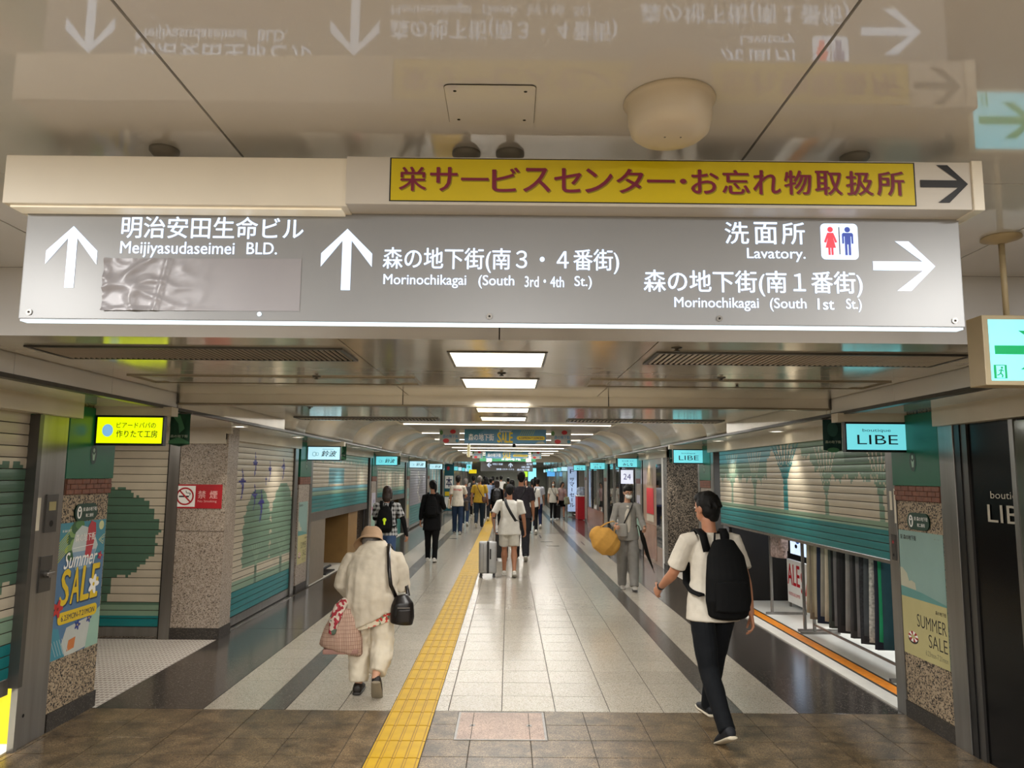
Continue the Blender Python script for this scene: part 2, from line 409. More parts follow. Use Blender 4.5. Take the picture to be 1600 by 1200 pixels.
# fascia and beam
for x, s in ((-2.7, 1), (2.62, -1)):
    f = struct('trim_1', (min(x, x+s*.02), max(x, x+s*.02), 6.03, 8.92, 2.315, 2.45), m_cove)
    box('panel', (min(x+s*.02, x+s*.026), max(x+s*.02, x+s*.026), 6.09, 8.9, 2.318, 2.43), m_cove, f)
    f = struct('trim_1', (min(x, x+s*.02), max(x, x+s*.02), 3.44, 6.0, 2.315, 2.45), m_cream)
    for c, d in ((3.44, 4.0), (4.0, 5.0), (5.0, 6.0)): box('panel', (min(x+s*.02, x+s*.026), max(x+s*.02, x+s*.026), c+.002, d-.002, 2.318, 2.43), m_ceil, f)
    struct('trim_2', (min(x-s*.03, x+s*.03), max(x-s*.03, x+s*.03), -6 if 0 else 2.0, 36, 2.292, 2.316), m_steel_d)
bt = struct('trim_3', (-2.68, 2.60, 6.0, 6.03, 2.355, 2.44), m_metalceil)
box('flange', (-2.68, 2.60, 5.985, 6.09, 2.343, 2.356), m_beam, bt); box('flange', (-2.68, 2.60, 6.07, 6.09, 2.356, 2.44), m_beam, bt)
for x in (-.86, .80): box('joint', (x-.003, x+.003, 5.994, 6.0, 2.356, 2.44), m_dark, bt)
for x in (-2.68, 2.58): box('end_plate', (x, x+.02, 5.98, 6.0, 2.345, 2.44), m_steel_d, bt)
# soffit over the shop fronts: panels
for x0, x1, tr in ((-5.2, -2.7, 0), (2.62, 4.6, 1)):
    sf = struct('ceiling', (x0, x1, 2.0, 36.4, 2.315, 2.7 if 0 else 2.40), m_dark)
    k = 2.0; n = 0
    while k < 36.3:
        d = min(k+2.03, 36.4)
        box('panel', (x0+.003, x1-.003, k+.003, d-.003, 2.30, 2.316), m_ceil, sf); k = d
# vault: coved sides (panels) and flat crown
def cove(x_low, x_top, y0, y1, nm='panel'):
    bm = bmesh.new(); n = 12; A = []; B = []
    for i in range(n+1):
        t = math.pi/2*i/n
        x = x_top+(x_low-x_top)*math.cos(t); z = 2.312+.438*math.sin(t)
        A.append(bm.verts.new((x, y0, z))); B.append(bm.verts.new((x, y1, z)))
    for i in range(n): bm.faces.new((A[i], A[i+1], B[i+1], B[i]))
    r = bmesh.ops.extrude_face_region(bm, geom=bm.faces[:]); 
    for v in r['geom']:
        if isinstance(v, bmesh.types.BMVert): v.co.z += .03; v.co.x += .03 if x_low > 0 else -.03
    return bm
m_crown = M('satin_crown_panel', '#aaa293', .42, .1)
vl = struct('ceiling', (-2.05, 2.05, 8.92, 36.4, 2.768, 2.95), m_dark)
k = 8.92; edges = [8.92, 9.9, 12.9, 15.9, 18.9, 21.9, 24.9, 27.9, 30.9, 33.9, 36.4]
for c, d in zip(edges, edges[1:]):
    for a, b in ((-2.0, -.67), (-.67, .63), (.63, 1.93)): box('panel', (a+.004, b-.004, c+.004, d-.004, 2.75, 2.766), m_crown, vl)
    for xl, xt in ((-2.7, -2.0), (2.62, 1.93)): obj('cove_panel', cove(xl, xt, c+.004, d-.004), m_cove, vl, smooth=True)
struct('wall_bulkhead_rear', (-2.7, 2.62, 8.90, 8.92, 2.44, 2.95), m_cream)
# beyond Y 36: low concourse
far = struct('ceiling', (-9, 9, 36.4, 62, 2.44, 2.6), m_ceil)
for k in range(12): box('panel', (-3.2, 3.07, 36.45+2.1*k, 38.5+2.1*k, 2.43, 2.441), m_ceil, far)
struct('wall_far_bulkhead', (-9, 9, 36.38, 36.42, 2.44, 3.0), m_cream)
struct('wall_back', (-9, 9, 62, 62.3, 0, 2.6), M('grey_green_wall', '#75786c', .5))
for nm, x0, x1 in (('wall_left_far', -4.2, -3.2), ('wall_right_far', 3.07, 4.1)):
    wf = struct(nm, (x0, x1, 36.4, 62, 0, 2.44), m_steel_d)
    for k in range(8):
        xx = x1 if x1 < 0 else x0-.012
        box('panel', (xx, xx+.012, 36.8+3.1*k, 39.2+3.1*k, .1, 2.1), m_steel if k % 2 else m_metalceil, wf)
struct('wall_rear', (-9, 9, -6.3, -6, 0, 3.0), m_cream)
struct('wall_left_rear', (-9.2, -9, -6, 2, 0, 3.0), m_cream); struct('wall_right_rear', (9, 9.2, -6, 2, 0, 3.0), m_cream)

# ---- lamps
def area(name, loc, sx, sy, power, col=(1, .98, .95), rot=(0, 0, 0), spread=None):
    l = bpy.data.lights.new(name, 'AREA'); l.shape = 'RECTANGLE'; l.size = sx; l.size_y = sy; l.energy = power; l.color = col
    if spread: l.spread = R(spread)
    o = bpy.data.objects.new(name, l); o.location = loc; o.rotation_euler = rot; COL.objects.link(o); return o
def panel_light(x0, x1, y0, y1, z, label, power, group='square ceiling lights'):
    t = thing('ceiling_light', label, 'ceiling light', ((x0+x1)/2, (y0+y1)/2, z), group=group)
    f = bmesh.new(); w_ = .014
    for d in ((x0, x1, y0, y0+w_), (x0, x1, y1-w_, y1), (x0, x0+w_, y0+w_, y1-w_), (x1-w_, x1, y0+w_, y1-w_)): bm_box(f, *d, z-.006, z+.004)
    obj('frame', f, m_steel_d, t)
    box('diffuser', (x0+w_, x1-w_, y0+w_, y1-w_, z-.003, z+.001), m_em_panel, t)
    a = area('lamp', (0, 0, -.012), x1-x0-.04, y1-y0-.04, power); a.parent = t
    return t
for i, (a, b, lb) in enumerate(((3.79, 4.33, 'square lit ceiling panel nearest, just behind the grey hanging sign'), (4.85, 5.39, 'second square lit ceiling panel, in front of the cross beam'), (7.0, 7.5, 'square lit ceiling panel just past the cross beam'), (8.1, 8.66, 'farthest square lit ceiling panel, before the light strips begin'))):
    panel_light(-.325, .195, a, b, 2.43, lb, 16)
for i, (x, y) in enumerate(((-2.4, .2), (2.3, .2), (0, -1.2), (-2.4, -3), (2.3, -3), (-5.5, .3), (5.5, .3))):
    panel_light(x-.3, x+.3, y-.3, y+.3, 2.75, 'square concourse ceiling light behind the viewpoint, %s' % ['front left', 'front right', 'middle', 'back left', 'back right', 'far left side', 'far right side'][i], E_REAR, 'concourse ceiling lights')
# light strips of the vault, every 3 m
y = 10.9; n = 0; strip = None
ords = ['first', 'second', 'third', 'fourth', 'fifth', 'sixth', 'seventh', 'eighth', 'ninth', 'tenth']
while y < 36:
    t = thing('strip_light', 'slim white light strip across the vaulted ceiling, %s from the cross beam' % ords[min(n, 9)], 'strip light', (-.04, y, 2.72), group='light strips across the vault')
    box('housing', (-2.0, 1.92, y-.05, y+.05, 2.735, 2.7495), m_housing, t)
    box('tube', (-1.97, 1.89, y-.022, y+.022, 2.722, 2.736), m_em_strip, t, bev=.004)
    a = area('lamp', (0, 0, -.015), 3.8, .06, 38, (1, .97, .92)); a.parent = t
    y += 3.0; n += 1
for y in (38.5, 41.5, 44.5, 47.5, 50.5, 53.5, 56.5, 59.5):
    t = thing('strip_light', 'short light strip far off beyond the second hanging sign, %s one' % ords[int((y-38.5)/3)], 'strip light', (0, y, 2.43), group='far light strips')
    box('housing', (-1.2, 1.2, y-.06, y+.06, 2.415, 2.432), m_housing, t); box('tube', (-1.15, 1.15, y-.04, y+.04, 2.395, 2.416), m_em_strip, t)
    a = area('lamp', (0, 0, -.045), 2.4, .06, 30); a.parent = t
# downlights over the shop fronts
dl = None
for k in range(5):
    for yy in (8.1, 10.35):
        for x in (-2.92, 2.90):
            y = yy+6.1*k
            if y > 35.5: continue
            side = 'left' if x < 0 else 'right'
            lb = '%s recessed downlight in the %s soffit, at shop front %s from the viewpoint' % ('nearer' if yy < 9 else 'farther', side, ['one', 'two', 'three', 'four', 'five'][k])
            if dl is None:
                dl = thing('downlight', lb, 'downlight', (x, y, SOF), group='soffit downlights')
                bm = bmesh.new(); bm_lathe(bm, (x, y, SOF), [(.085, .004), (.085, -.006), (.07, -.008), (.066, .0)]); obj('trim_ring', bm, m_white, dl, smooth=True)
                bm = bmesh.new(); bm_cyl(bm, (x, y, SOF-.0025), (x, y, SOF+.002), .067); obj('lens', bm, m_em_down, dl)
                d0 = dl
            else: d0 = dup(dl, (x, y, SOF), lb)
            l = bpy.data.lights.new('lamp', 'SPOT'); l.energy = E_DOWN; l.spot_size = R(84); l.spot_blend = .85; l.color = (1, .93, .82); l.shadow_soft_size = .05
            lo = bpy.data.objects.new('lamp', l); COL.objects.link(lo); lo.parent = d0; lo.location = (0, 0, -.02)
for x, y in ((-3.9, 7.2), (3.7, 13.2)):  # fill lights added under the soffit to brighten the two alcoves, no fitting there
    area('alcove_fill', (x, y, 2.27), .5, .5, 9, (1, .93, .82))
# ============================================================ SHOP FRONTS
LF = lambda x=XL, y=0.: Face((x, y, 0), (0, 1, 0), (0, 0, 1))     # faces +x ; u = world y
RF = lambda x=XR, y=0.: Face((x, y, 0), (0, -1, 0), (0, 0, 1))    # faces -x ; u = -world y
CF = lambda y, x=0.: Face((x, y, 0), (1, 0, 0), (0, 0, 1))        # faces the camera ; u = world x
CR, SG, DG, TL, SB, BL, ND, DTL = [lin(c) for c in ('#beb4a0', '#6f8c77', '#4f6d5b', '#13777a', '#7f9a83', '#5f9aa6', '#2d2a86', '#0d5a66')]
m_slat = attr_mat('painted_shutter_slat', .33, .12)
def jag(u, a=.03, f=1.): return a*(math.sin(u*23*f)+.6*math.sin(u*57*f+1.3)+.5*math.sin(u*111*f+.4))
def conif(u, z, uc, zt, zb, hw):
    t = (z-zb)/(zt-zb)
    if not 0 <= t <= 1: return False
    wdt = hw*math.sin(math.pi*min(1, (1-t)*.93+.03))**.55 if t > .5 else hw*(1-.10*math.sin(t*40))
    return abs(u-uc) < wdt*(1+jag(z, .04, 2))
def fan(u, z, uc, zb, zt, hw, n=7, w=.02):
    """trunk that fans out in n thin branches"""
    if not zb <= z <= zt: return False
    t = (z-zb)/(zt-zb)
    if t < .45: return abs(u-uc) < w*1.6+.02*t
    s = ((t-.45)/.55)**1.2
    return any(abs(u-uc-hw*s*(k/(n-1)*2-1)) < w*.55 for k in range(n))
def base(z):
    if z < .50: return TL
    if z < .62: return SB
    return CR
JOINT = lin('#474034')
def mural_a(u, z):
    if z < .70: return TL
    if z < .86: return SB
    if z > 1.05+jag(u, .035) and z < 1.93-.35*max(0, u-4.6)**1.3+jag(u, .03): return DG
    return CR
def mural_alc(u, z):
    if z < .24: return TL if z > .13 else DTL
    if z < .37: return SB
    if z < .40+0*u: return DG
    r = math.hypot((u+4.42)/.56, (z-1.13)/.50)
    if r < 1+jag(math.atan2(z-1.13, u+4.42)*.5, .035) and z > .66: return DG
    if z <= .75 and abs(u-(-4.42+(z-.4)*.12)) < .05+.12*max(0, z-.55): return DG
    return CR
BIRDS = [(9.55, 1.90, .20), (10.15, 1.83, .17), (10.75, 1.86, .20), (9.12, 1.66, .24), (9.58, 1.50, .20), (9.85, 1.38, .26), (10.0, 1.70, .09)]
def mural_c(u, z):
    for bu, bz, s in BIRDS:
        du, dz = (u-bu)/s, (z-bz)/s
        if abs(du+.35*dz*dz-.1) < .13*(1-abs(dz)) + .02 and abs(dz) < .8: return ND
        if abs(dz-.15) < .22*(1-abs(du)/.5) and abs(du) < .5: return ND
    for uc, zt in ((9.75, 1.60), (10.80, 1.66)):
        if fan(u, z, uc, .42, .92, .20, 5, .028): return SB if z > .62 else DG
    for uc, zt in ((9.75, 1.60), (10.80, 1.66)):
        if conif(u, z, uc, zt, .66, .52): return SG
    if z < .40: return TL
    if z < .52: return SB
    return CR
def mural_blue(u, z):
    v = (u % 6.08)
    if z < 1.42: return TL
    if z < 1.50: return SB
    if z < 1.56: return BL
    if abs(u-14.1) < .62 and z > 1.62+.0 and z < 1.98: return BL if z < 1.92 else CR
    if abs(u-14.1) < .45 and z > 2.02: return BL
    if z > 2.02+jag(u, .03): return SB
    if any(abs(u-k) < .025 for k in (13.5, 14.7, 15.9, 16.5)): return SG
    return CR
def mural_trees(u, z):
    if z < 1.34: return TL
    if z < 1.44: return SB
    if z > 1.86+jag(u, .04, .8): return SG
    if any(abs(u-19-.6*k) < .03 for k in range(9)): return SG
    return CR
def mural_e(u, z):     # half raised shutter of the clothes shop; u = world y
    big = fan(u, z, 8.40, 1.30, 2.19, .42, 8, .036)
    if z < 1.375: return TL
    if z < 1.455: return SG if big else SB
    if z < 1.95 and abs(u-8.40) < .055+.13*max(0, z-1.72): return TL
    if big: return TL
    for uc in (6.25, 7.32, 9.45, 10.4):
        if abs(u-uc) < .03 and z < 1.72: return SG
        if fan(u, z, uc, 1.2, 2.05, .26, 6, .022) and z < 1.86: return SB if z > 1.8 else SG
        if fan(u, z, uc, 1.2, 2.12, .26, 6, .020) and z >= 1.86: return CR
    arch = 1.80+.35*max(0, 1-((u-8.4)/1.0)**2)+jag(u, .03)
    if u > 9.0: arch = 1.78+jag(u, .035)
    if z > arch: return BL if (u > 8.6 and z > 1.98) else (DG if u < 6.9 and z > 1.95 else SG)
    return CR
def shutter(name, label, F, u0, u1, z0, z1, mural, pitch=.068, du=.035, parent=None, group=None, sgn=1, bar=True, loc=None, closed_bar=.10, rows=3):
    p = F.at((u0+u1)/2, z0)
    t = thing('roller_shutter', label, 'shutter', p, group=group)
    n = int(round((z1-z0-closed_bar)/pitch)); zz = z0+closed_bar; ph = (z1-zz)/n
    nu = max(2, int((u1-u0)/du))
    for k in range(n):
        a, b = zz+k*ph, zz+(k+1)*ph; g = .0032
        bm = bmesh.new(); lay = []
        zs = [(a, -.008), (a+g, .0)]+[(a+g+(b-a-2*g)*j/rows, .002*math.sin(math.pi*j/rows)) for j in range(1, rows)]+[(b-g, 0.), (b, -.008)]
        G = [[bm.verts.new(F.at(u0+(u1-u0)*i/nu, z, d)) for i in range(nu+1)] for z, d in zs]
        cols = []
        for j in range(len(zs)-1):
            zc = (zs[j][0]+zs[j+1][0])/2
            for i in range(nu):
                bm.faces.new((G[j][i], G[j][i+1], G[j+1][i+1], G[j+1][i]))
                cols.append(JOINT if j in (0, len(zs)-2) else mural(sgn*(u0+(u1-u0)*(i+.5)/nu), zc))
        me = bpy.data.meshes.new('slat'); bm.to_mesh(me); bm.free()
        ca = me.color_attributes.new('paint', 'BYTE_COLOR', 'CORNER')
        fl = []
        for c in cols: fl += [*c, 1.]*4
        ca.data.foreach_set('color', fl)
        obj('slat', me, m_slat, t, smooth=False)
    F.rect('bottom_bar', m_steel, u0, z0, u1, z0+closed_bar-.004, .006, .04); F.emit(t)
    return t
def backing(name, x0, x1, y0, y1, z0=0, z1=2.31, mat=None): return struct(name, (x0, x1, y0, y1, z0, z1), mat or m_dark)  # plain dark box added behind a shutter to block light

# ---- left near shutter, raised a little over a bright interior
backing('light_block_left', -4.35, -4.30, 1.0, 5.42)
shutter('s', 'green tree mural roller shutter at far left, raised above a yellow glow', LF(XL-.04), 2.0, 5.06, .36, 2.19, mural_a, .076)
struct('trim_4', (-3.24, -3.12, 1.0, 5.475, 2.185, 2.30), m_cream)
box('floor_interior_left', (-4.30, -3.22, 1.0, 5.43, -.003, .006), M('lit_shop_floor', '#e9e6dc', .4), kind='structure')
area('shop_lamp', (-3.8, 4.3, 1.6), .5, 1.4, 45, (1, .97, .88))
tag(box('display_box', (-4.2, -3.27, 5.20, 5.40, .008, .75), M('bright_yellow_card', '#e8cf16', .5), bev=.006), 'bright yellow box standing behind the raised shutter at far left', 'box')
# steel guide and post with key switch
gp = thing('shutter_post', 'stainless post with key switches beside the leftmost shutter', 'post', (-3.2, 5.24, 0))
box('guide_rail', (-3.212, -3.17, 5.062, 5.10, 0, .40), m_steel, gp); box('guide_rail', (-3.31, -3.17, 5.055, 5.10, .40, 2.18), m_steel_d, gp); box('post_face', (-3.235, -3.185, 5.10, 5.415, 0, 2.19), m_steel, gp, bev=.004)
F = LF(-3.185)
F.rect('label_sticker', M('pale_sticker', '#d7cfbb', .6), 5.11, 1.40, 5.16, 1.62, .002, .002)
F.rect('switch_plate', m_steel_d, 5.21, 1.38, 5.34, 1.64, .012, .012); F.rect('switch_plate', m_steel_d, 5.20, .98, 5.33, 1.22, .010, .010)
F.disc('key_hole', m_dark, 5.275, 1.44, .022, d=.0135); F.rect('switch_label', M('beige_label', '#9b9060', .5), 5.235, 1.53, 5.315, 1.59, .0135)
F.disc('bolt', m_dark, 5.16, .20, .012, d=.002)
F.emit(gp)
bm = bmesh.new(); bm_cyl(bm, (-3.175, 5.27, 1.1), (-3.145, 5.27, 1.1), .026); bm_box(bm, -3.148, -3.136, 5.225, 5.315, 1.09, 1.11, .003); obj('thumb_lever', bm, m_steel, gp)

# ---- pillars
m_brickp = M('red_brick_strip', '#77452f', .55, nz=(30, .25))
m_mortar = M('brick_mortar', '#5b3a2c', .8)
m_embl = M('emblem_dark_green', '#0a3b2b', .4); m_embw = M('emblem_pale', '#9fc0a8', .5)
def pillar(side, y0, y1, label, k, gran=None):
    s = -1 if side == 'L' else 1; X = XL if s < 0 else XR; F = LF(X) if s < 0 else RF(X)
    U = (lambda a: a) if s < 0 else (lambda a: -a)
    t = thing('pillar', label, 'pillar', (X, (y0+y1)/2, 0), group='shop front pillars')
    def bx(nm, pr, a, b, z0, z1, m, **kw):
        x0, x1 = sorted((X+s*.5, X-s*pr)); return box(nm, (x0, x1, a, b, z0, z1), m, t, **kw)
    bx('granite_face', .0, y0, y1, .12, 1.62, gran or m_granite, bev=.003)
    bx('kerb', .012, y0-.003, y1+.003, 0, .12, m_kerb)
    bx('upper_granite', -.005, y0, y1, 1.62, 2.3, gran or m_granite)
    bx('green_cap', .014, y0-.012, y1+.025, 1.747, 2.285, m_green, bev=.004)
    core = bx('brick_band', .006, y0-.006, y1+.02, 1.63, 1.745, m_mortar)
    if k == 0:
        n = 6; L = (y1-y0)/n
        for r in range(3):
            for i in range(n+(r % 2)):
                a = y0+.012+L*(i-.5*(r % 2)); b = a+L-.006; a = max(a, y0+.014); b = min(b, y1+.018)
                if b-a > .02: x0, x1 = sorted((X-s*.002, X-s*(.011+.003*random.random()))); box('brick', (x0, x1, a, b, 1.634+.0375*r, 1.634+.0375*r+.033), m_brickp, core, bev=.002)
    else:
        bm = bmesh.new(); L = (y1-y0)/6
        for r in range(3):
            for i in range(6):
                a = y0+.014+L*i; x0, x1 = sorted((X-s*.002, X-s*.011)); bm_box(bm, x0, x1, a, a+L-.006, 1.634+.0375*r, 1.667+.0375*r)
        obj('brick_course', bm, m_brickp, core, kind='stuff')
    if k < 3:
        F2 = Face(F.o+F.n*.014, F.r, F.u); uc = U((y0+y1)/2+.02)
        F2.disc('emblem', m_embl, uc, 1.93, .045, .075, .002); F2.disc('emblem', m_embw, uc, 1.962, .012, .016, .003)
        F2.poly('emblem', m_embw, [(uc-.022, 1.945), (uc-.011, 1.885), (uc+.011, 1.885), (uc+.022, 1.945), (uc, 1.925)], .003); F2.emit(t)
    return t
ordn = ['nearest', 'second', 'third', 'fourth', 'fifth']
for k in range(5):
    pillar('L', 5.44+6.08*k, 6.05+6.08*k, '%s green-capped granite pillar on the left side' % ordn[k], k, None if k == 0 else m_granite_l)
    pillar('R', 5.335+6.08*k, 5.96+6.08*k, '%s green-capped granite pillar on the right side' % ordn[k], k, None if k == 0 else m_granite_l)
    for s, X in ((-1, XL), (1, XR)):
        y = 6.08*k
        for nm, a, b in (('near', 5.10, 5.30), ('far', 6.06, 6.20)):
            if nm == 'near' and k == 0: continue
            if s < 0 and nm == 'far' and k == 0: continue
            if nm == 'near': a, b = 5.17, 5.33
            if s > 0 and nm == 'far': a, b = 5.965, 6.10
            x0, x1 = sorted((X+s*.2, X-s*.008))
            p = thing('shutter_post', 'stainless shutter guide post on the %s side of the %s %s pillar' % (nm, ordn[k], 'left' if s < 0 else 'right'), 'post', (X, a+y, 0), group='steel guide posts')
            box('post_face', (x0, x1, a+y, b+y, 0, 2.19), m_steel, p, bev=.003)
            xx = sorted((X+s*.12, X-s*.002)); box('guide_channel', (*xx, (a if nm == 'near' else b)+y-.012, (a if nm == 'near' else b)+y+.012, 0, 2.18), m_steel_d, p)
    for s, X in ((-1, XL), (1, XR)):
        a = 6.1 if (s > 0 or k) else 8.35
        y0 = (a+6.08*k) if not (s < 0 and k == 0) else 8.35; y1 = 11.45+6.08*k
        if s > 0 and k == 1: y0 = 14.5
        xx = sorted((X+s*.06, X-s*.04)); struct('trim_5', (*xx, y0, min(y1, 36.3), 2.17, 2.30), m_cream)
        if k: xx = sorted((X+s*.48, X-s*.0)); 
# ---- alcove on the left (Y 6.1 - 8.4)
st = struct('wall_alcove', (-5.2, -3.16, 8.44, 8.72, 0, 2.3), m_granite_l)
box('granite_face', (-3.67, -3.14, 8.395, 8.72, .12, 2.30), m_granite_l, st, bev=.003); box('granite_joint', (-3.665, -3.138, 8.393, 8.4, 1.155, 1.160), m_grout, st)
box('kerb', (-3.675, -3.132, 8.388, 8.723, 0, .12), m_kerb, st)
p = thing('shutter_post', 'flat grey steel post left of the no smoking sign', 'post', (-3.73, 8.4, 0)); box('post_face', (-3.785, -3.67, 8.38, 8.44, 0, 2.2), m_steel, p); box('guide_channel', (-3.80, -3.785, 8.385, 8.42, 0, 2.2), m_dark, p)
shutter('s', 'roller shutter with a round dark green tree, at the back of the left alcove', CF(8.40), -5.1, -3.80, .03, 2.12, mural_alc, .085, du=.03)
struct('trim_6', (-5.2, -3.16, 8.36, 8.45, 2.12, 2.30), m_cream)
struct('trim_6', (-3.72, -3.10, 8.34, 8.40, 2.235, 2.30), m_cream)
struct('wall_alcove_side', (-5.3, -5.2, 5.9, 8.7, 0, 2.3), m_granite_l); struct('wall_alcove_front', (-5.3, -3.66, 5.9, 6.0, 0, 2.3), m_granite_l)
sg = thing('no_smoking_sign', 'red no smoking sign on the granite block by the left alcove', 'sign', (-3.45, 8.39, 1.54))
F = CF(8.393); m_red = M('sign_red', '#ae1a25', .4); m_pink = M('pale_pink_print', '#e3a9a6', .5)
F.rect('board', m_red, -3.716, 1.405, -3.180, 1.668, .004, .004); F.rect('white_field', m_white, -3.70, 1.422, -3.475, 1.652, .005)
F.line('cigarette', m_blackp, [(-3.655, 1.535), (-3.545, 1.535)], .017, .006); F.line('smoke', m_blackp, [(-3.54, 1.545), (-3.53, 1.57), (-3.575, 1.575), (-3.58, 1.60)], .007, .006)
F.ring('prohibition_ring', m_red, -3.588, 1.537, .098, .017, .007); F.line('prohibition_bar', m_red, [(-3.65, 1.60), (-3.526, 1.474)], .017, .007)
F.text('lettering', m_pink, '禁', -3.445, 1.515, -3.36, 1.600, .006, .02); F.text('lettering', m_pink, '煙', -3.315, 1.515, -3.23, 1.600, .006, .02)
F.text('lettering', m_pink, 'No Smoking', -3.445, 1.465, -3.235, 1.498, .006); F.emit(sg)

# ---- left fronts
backing('light_block_left', -3.75, -3.70, 8.7, 11.5)  # added light block, unseen behind the closed shutter
p = thing('shutter_post', 'steel edge strip between the granite block and the two-tree shutter', 'post', (-3.2, 8.77, 0)); box('post_face', (-3.3, -3.185, 8.735, 8.81, 0, 2.19), m_steel, p)
shutter('s', 'closed shutter painted with two rounded green trees and flying indigo birds', LF(XL-.02), 8.82, 11.23, .03, 2.18, mural_c, .070, du=.022)
box('threshold', (-3.24, -3.155, 8.8, 11.2, -.004, .012), m_steel, kind='structure').name = 'trim_7'
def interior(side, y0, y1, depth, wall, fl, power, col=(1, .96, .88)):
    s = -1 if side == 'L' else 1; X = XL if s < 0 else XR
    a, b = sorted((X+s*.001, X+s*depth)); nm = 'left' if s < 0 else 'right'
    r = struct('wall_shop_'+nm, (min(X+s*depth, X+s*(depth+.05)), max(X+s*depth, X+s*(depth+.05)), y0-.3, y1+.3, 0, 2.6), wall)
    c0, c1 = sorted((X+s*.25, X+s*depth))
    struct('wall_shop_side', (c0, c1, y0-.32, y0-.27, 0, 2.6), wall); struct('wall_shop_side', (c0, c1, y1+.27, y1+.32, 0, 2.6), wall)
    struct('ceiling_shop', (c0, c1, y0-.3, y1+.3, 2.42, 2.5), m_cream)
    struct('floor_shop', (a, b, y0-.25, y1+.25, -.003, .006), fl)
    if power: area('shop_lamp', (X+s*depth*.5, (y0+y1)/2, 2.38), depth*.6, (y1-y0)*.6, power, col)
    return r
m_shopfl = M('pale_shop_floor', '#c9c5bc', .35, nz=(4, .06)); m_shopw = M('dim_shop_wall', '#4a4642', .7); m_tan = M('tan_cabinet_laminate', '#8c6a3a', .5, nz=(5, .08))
interior('L', 12.25, 17.35, 2.2, m_shopw, m_shopfl, 25)
shutter('s', 'half raised shutter with blue and teal mural above a dim shop, left side', LF(XL-.02), 12.28, 17.18, 1.02, 2.18, mural_blue, .070, du=.05, closed_bar=.14)
tag(box('panel_screen', (-3.34, -3.22, 12.36, 13.35, .008, 1.35), M('taupe_panel', '#7d7263', .5), bev=.004), 'taupe flat panel standing just inside the half raised left shop front', 'panel')
cb = thing('cabinet', 'tan wooden counter cabinet inside the dim half-open left shop', 'cabinet', (-3.6, 15.9, .006))
box('body', (-4.0, -3.27, 15.5, 16.4, .006, 1.06), m_tan, cb, bev=.004); box('counter_top', (-4.02, -3.25, 15.48, 16.42, 1.06, 1.085), M('dark_top', '#2c231b', .4), cb, bev=.003)
bm = bmesh.new(); 
for i in range(9): bm_box(bm, -3.9+.07*i, -3.84+.07*i, 15.7+.03*(i % 3), 16.0+.03*(i % 2), 1.086, 1.15+.03*((i*7) % 4), .01)
tag(obj('cloth_bundle', bm, M('dark_cloth_mix', '#3a3435', .8, nz=(20, .6))), 'heap of dark folded goods lying on the tan cabinet', 'goods', kind='stuff')
tr = thing('hand_truck', 'black tubular trolley frame beside the tan cabinet', 'trolley', (-3.22, 16.9, .006))
for x in (-3.55, -3.24): bm = bmesh.new(); bm_cyl(bm, (x, 16.9, .02), (x, 16.95, 1.02), .016); obj('upright', bm, m_blackp, tr)
bm = bmesh.new(); bm_tube(bm, [(-3.55, 16.95, 1.0), (-3.52, 16.95, 1.04), (-3.27, 16.95, 1.04), (-3.24, 16.95, 1.0)], .016); obj('handle', bm, m_blackp, tr); box('toe_plate', (-3.57, -3.22, 16.72, 16.92, .008, .02), m_steel_d, tr)
wd = thing('door_stand', 'low black stand lying on the shop floor at the left opening', 'stand', (-3.3, 13.9, .006)); box('base_plate', (-3.48, -3.24, 13.62, 14.3, .006, .03), m_blackp, wd, bev=.004); bm = bmesh.new(); bm_cyl(bm, (-3.45, 13.75, .03), (-3.3, 14.2, .11), .02); obj('arm', bm, m_blackp, wd)
interior('L', 18.35, 23.4, 2.0, M('brown_shop_wall', '#6b4a1e', .6), m_shopfl, 30)
shutter('s', 'half raised shutter with pale tree stems above an amber interior, left side', LF(XL-.02), 18.36, 23.26, 1.08, 2.18, mural_trees, .075, du=.1, closed_bar=.14)
tag(box('shop_panel', (-3.9, -3.3, 19.0, 23.2, .006, .45), M('teal_plinth', '#1c6e68', .5), bev=.01), 'teal plinth inside the amber lit shop on the left', 'plinth')
backing('light_block_left', -3.75, -3.70, 24.2, 36.3)  # added light block, unseen behind the far closed shutters
def mural_grey(u, z):
    if z < .75: return TL
    if abs(u-27.0-.30*math.sin(z*9)) < .16 and .8 < z < 1.9 and math.sin(z*60+u*20) > -.2: return lin('#d8d6c8')
    return lin('#8d8c97')
def mural_str(u, z): return TL if z < .5 else (lin('#c9c7bd') if math.sin(u*5) > 0 else BL)
shutter('s', 'closed grey-violet shutter with a curling white tree and teal foot, left side', LF(XL-.02), 24.44, 29.34, .05, 2.18, mural_grey, .09, du=.1, rows=2)
shutter('s', 'closed striped pale and blue shutter, farthest closed one on the left', LF(XL-.02), 30.52, 35.4, .05, 2.18, mural_str, .12, du=.15, rows=1)
bs = thing('book_store_sign', 'tall teal shop sign with the character for book, far left', 'sign', (-2.85, 36.0, 0)); box('board', (-3.08, -2.62, 35.95, 36.0, .1, 2.35), M('teal_board', '#0f5a66', .5), bs)
F = CF(35.95); F.rect('white_field', m_white, -3.04, 1.15, -2.66, 1.75, .002); F.text('lettering', M('navy_print', '#12204f', .5), '本', -2.99, 1.22, -2.71, 1.68, .004, .03)
F.rect('white_field', m_white, -3.04, .25, -2.66, .75, .002); F.rect('yellow_band', M('sign_yellow', '#e2c417', .5), -3.04, .80, -2.66, 1.0, .002); F.disc('red_spot', m_red, -2.9, 2.1, .07, .1, .002); F.emit(bs)

